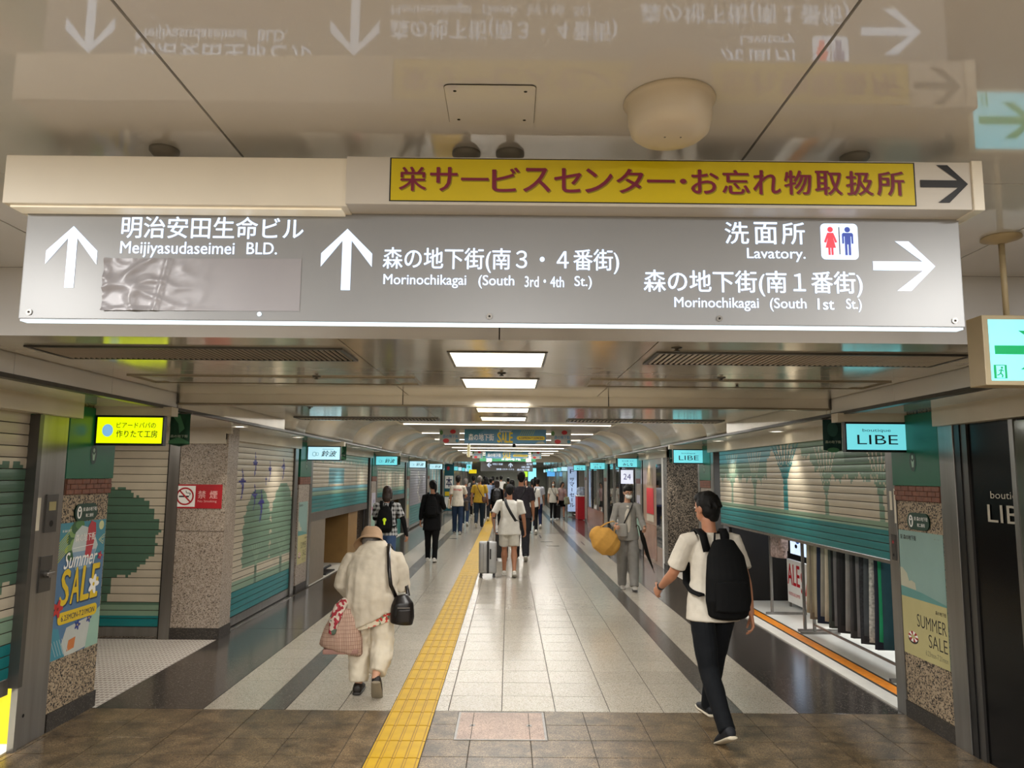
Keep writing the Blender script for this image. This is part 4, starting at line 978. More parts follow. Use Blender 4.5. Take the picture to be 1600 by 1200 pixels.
# ---- monitors on the pillars
m_bez = M('monitor_bezel', '#0a0c0e', .3)
m_scY = M('lit_yellow_screen', '#e6f000', .3, emit=.66, emcol='#dbf000'); m_scC = M('lit_cyan_screen', '#7fdce6', .3, emit=.50, emcol='#74dfea'); m_scW = M('lit_pale_screen', '#bfe6ef', .3, emit=.6, emcol='#b4e4f2')
def monitor(side, k, kind):
    y = 5.75+6.08*k; s = -1 if side == 'L' else 1
    x0, x1 = (-3.166, -2.666) if s < 0 else (2.600, 3.075)
    nth = ordn[k]; nm = {'Y': 'yellow', 'C': 'cyan', 'W': 'pale cyan'}[kind[0]]
    t = thing('pillar_monitor', '%s screen with shop lettering hung at the %s %s pillar' % (nm, nth, 'left' if s < 0 else 'right'), 'screen', ((x0+x1)/2, y, 2.0), group='pillar screens')
    box('bezel', (x0-.012, x1+.012, y, y+.05, 2.0, 2.232), m_bez, t, bev=.003)
    box('top_bracket', (x0-.06, x1+.06, y+.005, y+.12, 2.232, 2.30), m_cream, t)
    F = CF(y); F.rect('screen_face', {'Y': m_scY, 'C': m_scC, 'W': m_scW}[kind[0]], x0, 2.018, x1, 2.216, .001)
    w_ = x1-x0; m = m_blackp
    if kind == 'Y':
        F.text('lettering', m, 'ピアードパパの', x0+.30*w_, 2.135, x0+.90*w_, 2.178, .002, .014); F.text('lettering', m, '作りたて工房', x0+.30*w_, 2.062, x0+.93*w_, 2.118, .002, .018)
        F.disc('blue_disc', M('lit_sky_blue', '#7fb8e8', .4, emit=.5, emcol='#7fb8e8'), x0+.165*w_, 2.115, .042, .048, .002)
    elif kind == 'CL':
        mt = M('dim_screen_print', '#3a5a60', .5); F.text('lettering', mt, 'boutique', x0+.26*w_, 2.150, x0+.72*w_, 2.180, .002); F.text('lettering', M('dark_slate_print', '#1d2c33', .5), 'LIBE', x0+.17*w_, 2.060, x0+.83*w_, 2.132, .002, -.004)
    elif kind[1:2] == 'S':
        F.text('lettering', m, '鈴波', x0+.42*w_, 2.065, x0+.90*w_, 2.16, .002, .02, .2); F.ring('round_logo', M('grey_print', '#5c7a88', .5), x0+.20*w_, 2.105, .034, .006, .002); F.ring('round_logo', M('grey_print', '#5c7a88', .5), x0+.29*w_, 2.105, .026, .005, .002); F.rect('small_print', M('grey_print', '#5c7a88', .5), x0+.45*w_, 2.178, x0+.8*w_, 2.184, .002)
    elif kind[1:2] == 'M':
        F.text('lettering', m, 'みしな', x0+.26*w_, 2.045, x0+.76*w_, 2.115, .002, .03); F.text('lettering', M('dark_slate_print', '#1d2c33', .5), '名古屋 みそ', x0+.2*w_, 2.145, x0+.8*w_, 2.175, .002, .01)
    F.emit(t); return t
for k, kd in enumerate(('Y', 'WS', 'CS', 'WS', 'WS')): monitor('L', k, kd)
for k, kd in enumerate(('CL', 'CL', 'CM', 'CM', 'CM')): monitor('R', k, kd)
for i in range(7):
    for s, X in ((-1, -3.0), (1, 2.86)):
        y = 37.5+3.2*i; t = thing('far_shop_screen', 'lit cyan screen far down the %s side, %s beyond the second hanging sign' % ('left' if s < 0 else 'right', ['first', 'second', 'third', 'fourth', 'fifth', 'sixth', 'seventh'][i]), 'screen', (X, y, 2.02), group='far shop screens')
        box('bezel', (X-.26, X+.26, y, y+.05, 2.02, 2.25), m_bez, t); F = CF(y); F.rect('screen_face', m_scC if i % 2 else m_scW, X-.24, 2.035, X+.24, 2.235, .001); F.emit(t)
        box('hanger', (X-.02, X+.02, y+.01, y+.04, 2.25, 2.43), m_steel, t)
# ---- little fabric flags beside the screens
m_fl1 = M('dark_teal_flag_cloth', '#0e3b37', .7, nz=(9, .2)); m_fl2 = M('leaf_green_flag_cloth', '#1f4b35', .7, nz=(12, .3)); m_flp = M('flag_pale_green', '#4f8a63', .7); m_flw = M('flag_white', '#b9c6b4', .7)
for k in range(5):
    for s in (-1, 1):
        y = (6.2 if k == 0 else 6.12)+6.08*k; x0, x1 = (-2.812, -2.643) if s < 0 else (2.608, 2.762)
        t = thing('hanging_flag', 'small dark green fabric flag hanging by the %s screen, %s side' % (ordn[k], 'left' if s < 0 else 'right'), 'flag', ((x0+x1)/2, y, 2.02), group='small flags under the soffit')
        bm = bmesh.new(); n = 12; A = []
        for j in range(n+1):
            f = j/n; A.append([bm.verts.new((x0+(x1-x0)*i/8, y+.006*math.sin(i*1.3+f*3), 2.285-.255*f-(.018*(1-abs(i-4)/4) if j == n else 0))) for i in range(9)])
        for a, b in zip(A, A[1:]):
            for i in range(8): bm.faces.new((a[i], a[i+1], b[i+1], b[i]))
        obj('cloth', bm, m_fl1 if s > 0 else m_fl2, t, smooth=True)
        bm = bmesh.new(); bm_cyl(bm, (x0-.01, y, 2.287), (x1+.01, y, 2.287), .006); obj('flag_rod', bm, m_steel, t)
        F = CF(y-.007); w_ = x1-x0
        if k < 2:
            if s < 0:
                F.poly('print_shape', m_flp, [(x0+.1*w_, 2.27), (x0+.5*w_, 2.27), (x0+.75*w_, 2.16), (x0+.5*w_, 2.12), (x0+.42*w_, 2.2)], .002); F.poly('print_shape', m_flp, [(x0, 2.06), (x0+.5*w_, 2.09), (x0+w_, 2.05), (x0+w_, 2.035), (x0, 2.035)], .002)
            else:
                F.disc('print_shape', M('flag_mid_green', '#2c5a52', .7), x0+.5*w_, 2.20, .045, .06, .002); F.disc('print_shape', m_flp, x0+.5*w_, 2.03, .05, .02, .002)
            F.text('lettering', m_flw, '森の地下街', x0+.08*w_, 2.085, x0+.92*w_, 2.108, .003, .02)
            F.emit(t)
# ---- posters and plaques on the first pillars
def plaque(side, F, u0, v0, label):
    t = thing('street_plaque', label, 'plaque', F.at(u0+.13, v0), group=None)
    m = M('plaque_green', '#0d3a2a', .4)
    bm = F.bm('plate', m); F.rrect('plate', m, u0, v0, u0+.30, v0+.125, .06, .012); F.rrect('plate', m, u0, v0, u0+.30, v0+.125, .06, .001)
    F.disc('oval_emblem', m_white, u0+.055, v0+.062, .030, .046, .013); F.poly('oval_emblem', m, [(u0+.038, v0+.075), (u0+.048, v0+.03), (u0+.062, v0+.03), (u0+.072, v0+.075), (u0+.055, v0+.065)], .0135); F.disc('oval_emblem', m, u0+.055, v0+.086, .009, d=.0135)
    F.text('lettering', m_white, '栄 森の地下街', u0+.10, v0+.068, u0+.285, v0+.098, .013, .015); F.text('lettering', m_white, '南二番街', u0+.14, v0+.024, u0+.245, v0+.050, .013, .015); F.emit(t)
plaque('L', LF(XL), 5.585, 1.435, 'dark green oval plaque above the blue sale poster on the left pillar'); plaque('R', RF(XR), -5.80, 1.42, 'dark green oval plaque above the beige summer sale poster, right pillar')
pl = thing('sale_poster', 'tilted-looking blue summer sale poster on the nearest left pillar', 'poster', (XL, 5.7, .5))
F = LF(XL); P0, P1, Q0, Q1 = 5.412, 6.035, .475, 1.428
c = lambda n_, h: M('poster_'+n_, h, .5, nz=(6, .05))
F.rect('sheet', c('slate_blue', '#4f7396'), P0, Q0, P1, Q1, .0035, .003)
X = lambda a: P0+(P1-P0)*a; Z = lambda b: Q0+(Q1-Q0)*b
F.poly('sky_print', c('teal', '#3f8799'), [(X(0), Z(1)), (X(1), Z(1)), (X(1), Z(.72)), (X(.7), Z(.66)), (X(0), Z(.82))], .0042)
random.seed(3)
for i in range(14): F.disc('leaf_print', c('leaf%d' % (i % 3), ['#2f5a34', '#4f7d45', '#7a9a5a'][i % 3]), X(.18+.28*random.random()), Z(.74+.24*random.random()), .04+.03*random.random(), .03+.02*random.random(), .0045+.0001*i, 9)
F.poly('ice_print', c('ice', '#bcc6c4'), [(X(.28), Z(.80)), (X(.34), Z(.92)), (X(.46), Z(.97)), (X(.60), Z(.95)), (X(.74), Z(.90)), (X(.84), Z(.80)), (X(.78), Z(.73)), (X(.34), Z(.72))], .0062)
F.poly('bowl_print', c('bowl', '#7d9bb5'), [(X(.30), Z(.77)), (X(.80), Z(.77)), (X(.70), Z(.63)), (X(.38), Z(.63))], .0066)
F.poly('melon_print', c('watermelon', '#b4303a'), [(X(.56), Z(.72)), (X(.60), Z(.95)), (X(.66), Z(1.0)), (X(.76), Z(.98)), (X(.78), Z(.90)), (X(.68), Z(.70))], .0070)
F.disc('circle_print', c('pale_yellow', '#c9cf9a'), X(.90), Z(.955), .035, d=.0045)
for i in range(8): F.line('stripe_print', c('lime', '#b9bf3f'), [(X(.0), Z(.70+.02*i)), (X(.20), Z(.80+.02*i-.01))], .006, .0048)
for a, b in ((0, 0), (.03, .02)): F.line('triangle_print', c('pale_yellow', ''), [(X(.86+a), Z(.84)), (X(.98), Z(.88-b)), (X(.96), Z(.80+b)), (X(.86+a), Z(.84))], .005, .0052)
F.text('lettering', m_white, '森の地下街', X(.34), Z(.845), X(.76), Z(.905), .0080, .02); F.line('underline', m_white, [(X(.3), Z(.80)), (X(.74), Z(.81))], .004, .0080)
F.text('lettering', m_white, 'Summer', X(.14), Z(.655), X(.84), Z(.775), .0086, .015, .35)
my = c('sale_yellow', '#d9b91e'); ms = c('navy_shadow', '#22344f')
for i, ch in enumerate('SALE'):
    a = .11+.21*i
    F.text('lettering', ms, ch, X(a+.02), Z(.375), X(a+.19), Z(.635), .0076, .03, .10); F.text('lettering', my, ch, X(a), Z(.388), X(a+.175), Z(.648), .0084, .03, .10)
F.rrect('date_pill', my, X(.10), Z(.245), X(.92), Z(.335), .038, .0076); F.text('lettering', ms, '6.23MON-7.21MON', X(.17), Z(.268), X(.86), Z(.310), .0084, .01)
def flower(u, v, r, m, m2, d=.009):
    F.disc('flower_print', m, u, v, r, d=d, seg=40, wob=lambda t: .35*math.cos(5*t)); F.disc('flower_print', m2, u, v, r*.25, d=d+.0005, seg=10)
flower(X(.80), Z(.49), .058, m_white, my); flower(X(.085), Z(.37), .05, c('red', '#b52a26'), c('dark_red', '#7d1613')); flower(X(.90), Z(.71), .026, c('crimson', '#b0234a'), my)
F.poly('cream_print', c('ivory', '#b9bdb6'), [(X(.18), Z(.05)), (X(.30), Z(.21)), (X(.9), Z(.25)), (X(.85), Z(.02)), (X(.5), Z(0)), (X(.3), Z(0))], .0046); F.poly('mint_print', c('mint', '#93b5a3'), [(X(.72), Z(.0)), (X(.80), Z(.24)), (X(1), Z(.3)), (X(1), Z(0))], .0050)
F.poly('teal_wave', c('teal', ''), [(X(0), Z(0)), (X(0), Z(.24)), (X(.14), Z(.22)), (X(.2), Z(.12)), (X(.3), Z(0))], .0054); F.poly('orange_print', c('orange', '#c2743c'), [(X(.33), Z(.03)), (X(.36), Z(.11)), (X(.5), Z(.12)), (X(.48), Z(.04))], .0056)
for i in range(6): F.line('stripe_print', c('ice', ''), [(X(.02+.05*i), Z(.14)), (X(.12+.05*i), Z(.02))], .004, .0060)
flower(X(.52), Z(.205), .03, c('indigo', '#2f3f86'), my, .0064); flower(X(.76), Z(.23), .028, c('indigo', ''), my, .0064)
F.text('lettering', m_white, '栄 森の地下街', X(.07), Z(.93), X(.30), Z(.95), .0055)
F.emit(pl)
def beach_poster(F, p0, p1, q0, q1, label, parent_loc, detail=True):
    t = thing('sale_poster', label, 'poster', parent_loc); X = lambda a: p0+(p1-p0)*a; Z = lambda b: q0+(q1-q0)*b
    F.rect('sheet', c('sea_mist', '#85a39c'), p0, q0, p1, q1, .0035, .003); F.poly('sand_print', c('sand', '#b9b07c'), [(X(0), Z(0)), (X(1), Z(0)), (X(1), Z(.46)), (X(0), Z(.46))], .0042)
    F.poly('sea_print', c('sea_green', '#5d928c'), [(X(0), Z(.46)), (X(1), Z(.46)), (X(1), Z(.475)), (X(.5), Z(.52)), (X(0), Z(.54))], .0048)
    F.poly('cloud_print', c('cloud', '#b5b59e'), [(X(0), Z(.54)), (X(.36), Z(.53)), (X(.34), Z(.585)), (X(.26), Z(.60)), (X(.20), Z(.59)), (X(.16), Z(.65)), (X(.06), Z(.69)), (X(0), Z(.69))], .0046)
    mk = c('ink', '#2b2a26')
    if detail:
        F.text('lettering', mk, '栄 森の地下街', X(.04), Z(.925), X(.42), Z(.965), .0048, .015); F.text('lettering', mk, '森の地下街', X(.76), Z(.385), X(.98), Z(.415), .0048, .015); F.text('lettering', c('grey_ink', '#77735a'), '6.23mon-7.21mon', X(.50), Z(.045), X(.97), Z(.085), .0048)
        F.text('lettering', c('grey_ink', ''), '詳しくは', X(.82), Z(.955), X(.93), Z(.965), .0048)
    F.text('lettering', mk, 'SUMMER', X(.34), Z(.245), X(.97), Z(.345), .0048, -.006); F.text('lettering', mk, 'SALE', X(.58), Z(.115), X(.97), Z(.215), .0048, -.006)
    for i in range(12):
        a0, a1 = 2*math.pi*i/12, 2*math.pi*(i+1)/12; cu, cv = X(.23), Z(.15)
        F.poly('lifebuoy_print', c('buoy_red', '#a5262a') if i % 2 else m_white, [(cu+.068*math.cos(a0), cv+.040*math.sin(a0)), (cu+.068*math.cos(a1), cv+.040*math.sin(a1)), (cu+.03*math.cos(a1), cv+.016*math.sin(a1)), (cu+.03*math.cos(a0), cv+.016*math.sin(a0))], .0052)
    F.poly('lifebuoy_shadow', c('ink', ''), [(X(.23)+.072*math.cos(t_), Z(.138)+.042*math.sin(t_)) for t_ in [math.pi+math.pi*i/10 for i in range(11)]]+[(X(.23)+.062*math.cos(t_), Z(.15)+.034*math.sin(t_)) for t_ in [2*math.pi-math.pi*i/10 for i in range(11)]], .0050)
    F.emit(t)
beach_poster(RF(XR), -5.955, -5.352, .478, 1.405, 'pale blue and sand coloured summer sale poster on the nearest right pillar', (XR, 5.65, .5))
beach_poster(LF(XL), 11.56, 12.06, .42, 1.36, 'pale beach summer sale poster on the second left pillar', (XL, 11.8, .5))
for k, sd in ((2, 'L'), (3, 'L'), (1, 'R'), (2, 'R')):
    y0 = 5.5+6.08*k; X_ = XL if sd == 'L' else XR
    F = LF(X_) if sd == 'L' else RF(X_); a, b = (y0, y0+.5) if sd == 'L' else (-y0-.42, -y0+.06)
    t = thing('sale_poster', 'narrow-looking %s poster on the %s %s pillar' % ('pastel' if k == 2 else 'pale beach', ordn[k], 'left' if sd == 'L' else 'right'), 'poster', (X_, y0+.2, .45), group=None)
    F.rect('sheet', c('pastel', '#b9b6c4') if k == 2 else c('sea_mist', ''), a, .42, b, 1.36, .0035, .003); F.rect('lower_print', c('sand', '') if k != 2 else c('mint', ''), a, .42, b, .85, .0042)
    for i in range(4): F.disc('spot_print', c(['crimson', 'mint', 'indigo', 'orange'][i], ''), a+.1+.09*i, 1.0+.08*(i % 3), .045, d=.0046)
    F.emit(t)
# switch boxes on the right post
F = RF(XR-.008); kb = thing('key_switch', 'small key switch and stickers on the post left of the right sale poster', 'switch', (XR, 6.03, 1.0))
F.rect('label_sticker', M('pale_sticker', ''), -6.055, 1.55, -6.02, 1.70, .002, .002); F.rect('label_sticker', M('pale_sticker', ''), -5.99, 1.45, -5.965, 1.72, .002, .002); F.rect('switch_plate', m_steel_d, -6.05, 1.16, -5.99, 1.36, .008, .008); F.disc('red_button', m_red, -6.02, 1.30, .013, d=.010); F.disc('key_hole', m_dark, -6.02, 1.20, .012, d=.010); F.emit(kb)
# ---- hanging sale banners
def banner_set(y, label, k):
    z0, z1 = 2.45, 2.745
    t = thing('sale_banner', label, 'banner', (-.08, y, z0)); F = CF(y)
    x0, x1 = -.93, .77; X = lambda a: x0+(x1-x0)*a; Z = lambda b: z0+(z1-z0)*b
    F.rect('cloth', c('banner_blue', '#5c8fb0'), x0, z0, x1, z1, 0, .01)
    F.poly('print_shape', c('banner_teal', '#3f8299'), [(X(0), Z(.35)), (X(0), Z(1)), (X(.25), Z(1)), (X(.1), Z(.4))], .002); F.poly('print_shape', c('cloud', ''), [(X(.86), Z(0)), (X(.9), Z(.15)), (X(.96), Z(.18)), (X(1), Z(0))], .002)
    for i in range(7): F.line('stripe_print', c('lime', ''), [(X(.68+.025*i), Z(.6)), (X(.71+.025*i), Z(.97))], .008, .002)
    F.text('lettering', m_white, '森の地下街', X(.05), Z(.2), X(.36), Z(.68), .003, .03); F.text('lettering', m_white, 'Summer', X(.42), Z(.80), X(.58), Z(.98), .003, .02, .3)
    for i, ch in enumerate('SALE'): F.text('lettering', c('banner_yellow', '#e8cc24'), ch, X(.405+.048*i), Z(.08), X(.445+.048*i), Z(.78), .003, .04)
    F.rrect('date_pill', c('banner_yellow', ''), X(.64), Z(.26), X(.985), Z(.54), .04, .003); F.text('lettering', ms, '6.23MON-7.21MON', X(.67), Z(.33), X(.955), Z(.47), .004, .03)
    for x in (-.85, .69): F.rect('hanging_wire', m_steel, x, z1, x+.006, 2.752, 0, .004)
    F.emit(t)
    for s, xc in ((-1, -1.23), (1, 1.09)):
        q = thing('sale_banner', 'small square banner with red circles %s of the %s blue sale banner' % ('left' if s < 0 else 'right', 'first' if k == 0 else 'second'), 'banner', (xc, y, z0)); F = CF(y)
        F.rect('cloth', c('banner_grey', '#a9a9a2'), xc-.22, z0, xc+.20, z1, 0, .01)
        F.disc('red_spot', c('spot_red', '#c0262c'), xc+.06, z0+.24, .06, .045, .002); F.disc('red_spot', c('spot_red', ''), xc-.08, z0+.05, .065, .045, .002); F.disc('leaf_print', c('leaf1', ''), xc-.18, z0+.22, .035, .05, .002); F.disc('blue_spot', c('banner_teal', ''), xc+.15, z0+.05, .035, d=.002)
        F.text('lettering', c('blue_ink', '#3f7fa8'), '森の地下街', xc-.15, z0+.105, xc+.17, z0+.175, .003, .03); F.rect('hanging_wire', m_steel, xc, z1, xc+.006, 2.752, 0, .004); F.emit(q)
banner_set(15.55, 'blue summer sale banner hanging across the vault, nearest one', 0)
banner_set(29.6, 'blue summer sale banner farther down the vault, second one', 1)
yb = thing('ceiling_pole_sign', 'narrow cream vertical sign hanging left of the centre below the first banner', 'sign', (-.88, 16.6, 2.19)); box('blade', (-.92, -.865, 16.5, 16.7, 2.19, 2.46), M('cream_lit_blade', '#d9cc9a', .4, emit=.3, emcol='#e6d9a8'), yb); bm = bmesh.new(); bm_cyl(bm, (-.89, 16.6, 2.46), (-.89, 16.6, 2.75), .012); obj('rod', bm, m_steel, yb)
cm = thing('ceiling_camera', 'small black camera box under the light strips right of centre', 'camera', (.11, 16.4, 2.4)); box('body', (.075, .145, 16.3, 16.5, 2.41, 2.48), m_blackp, cm, bev=.01); bm = bmesh.new(); bm_cyl(bm, (.11, 16.4, 2.48), (.11, 16.4, 2.75), .012); obj('stem', bm, m_steel, cm)
# ---- green street name board and second grey sign at Y 36
gb = thing('street_name_board', 'long green street name board hanging far off under the second sale banner', 'sign', (-.1, 35.2, 2.45)); box('board', (-1.38, 1.25, 35.2, 35.26, 2.44, 2.70), M('street_green', '#14603c', .5), gb)
F = CF(35.2); F.text('lettering', m_white, '栄 森の地下街', -.35, 2.49, .55, 2.63, .003, .03)
for x in (-.93, .92): F.rect('white_plate', m_white, x-.12, 2.42, x+.12, 2.72, .003)
F.emit(gb)
h2 = thing('hanging_sign', 'far grey direction sign with white arrows below the green name board', 'sign', (-.1, 36.0, 1.98)); box('sign_body', (-1.35, 1.15, 36.0, 36.12, 1.98, 2.43), m_signgrey, h2)
for x in (-.9, .7): bm = bmesh.new(); bm_cyl(bm, (x, 36.06, 2.43), (x, 36.06, 2.75), .012); obj('ceiling_rod', bm, m_flange, h2)
F = CF(36.0); arrow(F, 'arrow', W, -.95, 2.28, .2, .22, -90, .004, .05); arrow(F, 'arrow', W, .08, 2.28, .2, .22, 0, .004, .05)
for s_, a, b, d_, e in (('中改札口・東山線', -.78, 2.28, -.30, 2.37), ('北改札 名城線', .60, 2.15, 1.0, 2.24), ('地下鉄', .85, 2.28, 1.1, 2.38), ('栄町駅 バスターミナル', -.6, 2.04, .25, 2.12), ('森の地下街', .40, 2.02, .98, 2.11)): F.text('lettering', W, s_, a, b, d_, e, .004, .04)
F.emit(h2)
e2 = thing('exit_sign', 'small cyan illuminated square sign far off left of centre', 'exit sign', (-2.0, 37.5, 2.05)); box('case', (-2.12, -1.86, 37.5, 37.56, 2.06, 2.32), m_cy, e2); bm = bmesh.new(); bm_cyl(bm, (-1.99, 37.53, 2.32), (-1.99, 37.53, 2.43), .012); obj('hanging_rod', bm, m_steel, e2); F = CF(37.5); arrow(F, 'arrow', m_gr, -1.99, 2.19, .14, .16, 90, .004, .04); F.emit(e2)
for i, (x, y, w_, z0, h, col) in enumerate(((1.62, 52., .55, 1.4, .9, '#8fe6f5'), (1.15, 52.2, .3, 1.7, .6, '#a8e02a'), (2.75, 49., .5, 1.75, .35, '#5aa9e8'), (-2.4, 50., .5, 1.9, .25, '#d9c21e'))):
    t = thing('lit_advert', ['bright cyan lit advert panel at the far end', 'lime green lit advert panel at the far end', 'blue lit advert panel far off on the right', 'yellow sign far off on the left'][i], 'advert', (x, y, z0)); mm = M('advert_%d' % i, col, .4, emit=.6, emcol=col); box('lit_panel', (x-w_/2, x+w_/2, y, y+.08, z0, z0+h), mm, t); box('leg', (x-.03, x+.03, y+.02, y+.05, 0 if i < 2 else z0+h, z0 if i < 2 else 2.43), m_steel, t)
# ============================================================ PEOPLE
PENDING = []      # (object, voxel size, smooth iterations, extra bmesh joined after remeshing, cloth displacement)
def rx(v, a): return Matrix.Rotation(R(a), 3, 'X') @ v
def loft(bm, pts, rad, ref=(1, 0, 0), seg=16, cap=.6):
    """closed tapering limb: pts centre line, rad [(a, b)] half sizes along ref and across, rounded ends"""
    pts = [V(p) for p in pts]; rad = [(r, r) if not isinstance(r, tuple) else r for r in rad]; ref = V(ref)
    d0 = (pts[0]-pts[1]).normalized(); d1 = (pts[-1]-pts[-2]).normalized()
    P, Q = [], []
    for f in (1., .75, .4):
        k = math.sqrt(max(0, 1-f*f)) if f < 1 else .12; m = min(rad[0]); P.append(pts[0]+d0*m*f*cap); Q.append((rad[0][0]*k, rad[0][1]*k))
    P += pts; Q += rad
    for f in (.4, .75, 1.):
        k = math.sqrt(max(0, 1-f*f)) if f < 1 else .12; m = min(rad[-1]); P.append(pts[-1]+d1*m*f*cap); Q.append((rad[-1][0]*k, rad[-1][1]*k))
    rings = []
    for i, p in enumerate(P):
        t = (P[min(i+1, len(P)-1)]-P[max(i-1, 0)]).normalized(); a = ref-t*ref.dot(t); a = a.normalized() if a.length > 1e-3 else t.orthogonal().normalized(); b = t.cross(a)
        rings.append([bm.verts.new(p+a*math.cos(x)*Q[i][0]+b*math.sin(x)*Q[i][1]) for x in [2*math.pi*k/seg for k in range(seg)]])
    for A, B in zip(rings, rings[1:]):
        for k in range(seg): j = (k+1) % seg; bm.faces.new((A[k], A[j], B[j], B[k]))
    bm.faces.new(rings[0][::-1]); bm.faces.new(rings[-1])
def ell(bm, c_, r, rot=None, sub=3):
    m = Matrix.Translation(c_) @ (rot.to_4x4() if rot else Matrix.Identity(4)) @ Matrix.Diagonal((*r, 1)); bmesh.ops.create_icosphere(bm, subdivisions=sub, radius=1, matrix=m)
def organic(name, bm, mat, parent, vox=.012, it=4, extra=None, disp=0., **k):
    o = obj(name, bm, mat, parent, local=True, smooth=True, **k); PENDING.append((o, vox, it, extra, disp)); return o
def finalize():
    tex = bpy.data.textures.new('cloth_folds', 'CLOUDS'); tex.noise_scale = .09; tex.noise_depth = 1
    for o, vox, it, extra, disp in PENDING:
        if vox:
            m = o.modifiers.new('r', 'REMESH'); m.mode = 'VOXEL'; m.voxel_size = vox; m.use_smooth_shade = True
            if it: m = o.modifiers.new('s', 'SMOOTH'); m.iterations = it; m.factor = .5
        if disp: m = o.modifiers.new('d', 'DISPLACE'); m.texture = tex; m.strength = disp; m.mid_level = .5; m.texture_coords = 'LOCAL'
    bpy.context.view_layer.update(); dg = bpy.context.evaluated_depsgraph_get()
    for o, vox, it, extra, disp in PENDING:
        me = bpy.data.meshes.new_from_object(o.evaluated_get(dg)); o.modifiers.clear()
        if extra:
            b = bmesh.new(); b.from_mesh(me); e = bpy.data.meshes.new('x'); bmesh.ops.recalc_face_normals(extra, faces=extra.faces[:]); extra.to_mesh(e); extra.free(); b.from_mesh(e); b.to_mesh(me); b.free()
        me.polygons.foreach_set('use_smooth', [True]*len(me.polygons)); o.data = me
SKIN = M('skin', '#b07a5c', .55, nz=(12, .06)); SKIN2 = M('skin_light', '#c39478', .55, nz=(12, .05))
HAIR = M('black_hair', '#070605', .6, 0, .3, nz=(60, .3), bump=(180, .3)); HAIRB = M('dark_brown_hair', '#2a1a14', .45, nz=(60, .3), bump=(160, .3)); HAIRG = M('grey_hair', '#77716c', .5, nz=(60, .2))
CL = lambda n_, h, r_=.85, nz=(14, .07): M('cloth_'+n_, h, r_, 0, .22, nz=nz, bump=(26, .12))
def hand(bm, wr, d, s, palm_n, curl=25, sc=1.):
    """palm and five fingers; wr wrist, d direction, palm_n palm normal, s side sign for the thumb"""
    d = V(d).normalized(); n = V(palm_n); n = (n-d*n.dot(d)).normalized(); a = d.cross(n)*s
    loft(bm, [wr-d*.01, wr+d*.03*sc, wr+d*.085*sc], [(.024*sc, .017*sc), (.037*sc, .015*sc), (.039*sc, .013*sc)], a, 12)
    for i, (off, ln) in enumerate(((.029, .068), (.010, .078), (-.010, .073), (-.029, .058))):
        p = wr+d*.080*sc+a*off*sc; r = .0088*sc; q = [p-d*.02*sc, p]; dd = d.copy(); tot = 0
        for seg_, cu in ((.42, curl), (.32, curl*1.1), (.26, curl*.8)):
            tot += cu+i*3; dd = (d*math.cos(R(tot))+n*math.sin(R(tot))); q.append(q[-1]+dd*ln*seg_*sc)
        loft(bm, q, [r, r, r*.95, r*.88, r*.75], a, 8)
    t0 = wr+d*.02*sc+a*.026*sc; t1 = t0+(d*.62+a*.72+n*.25).normalized()*.042*sc; t2 = t1+(d*.85+a*.35+n*.4).normalized()*.032*sc; t3 = t2+(d*.9+a*.05+n*.45).normalized()*.024*sc
    loft(bm, [t0-a*.01*sc, t0, t1, t2, t3], [.011*sc, .013*sc, .0115*sc, .010*sc, .0075*sc], n, 8)
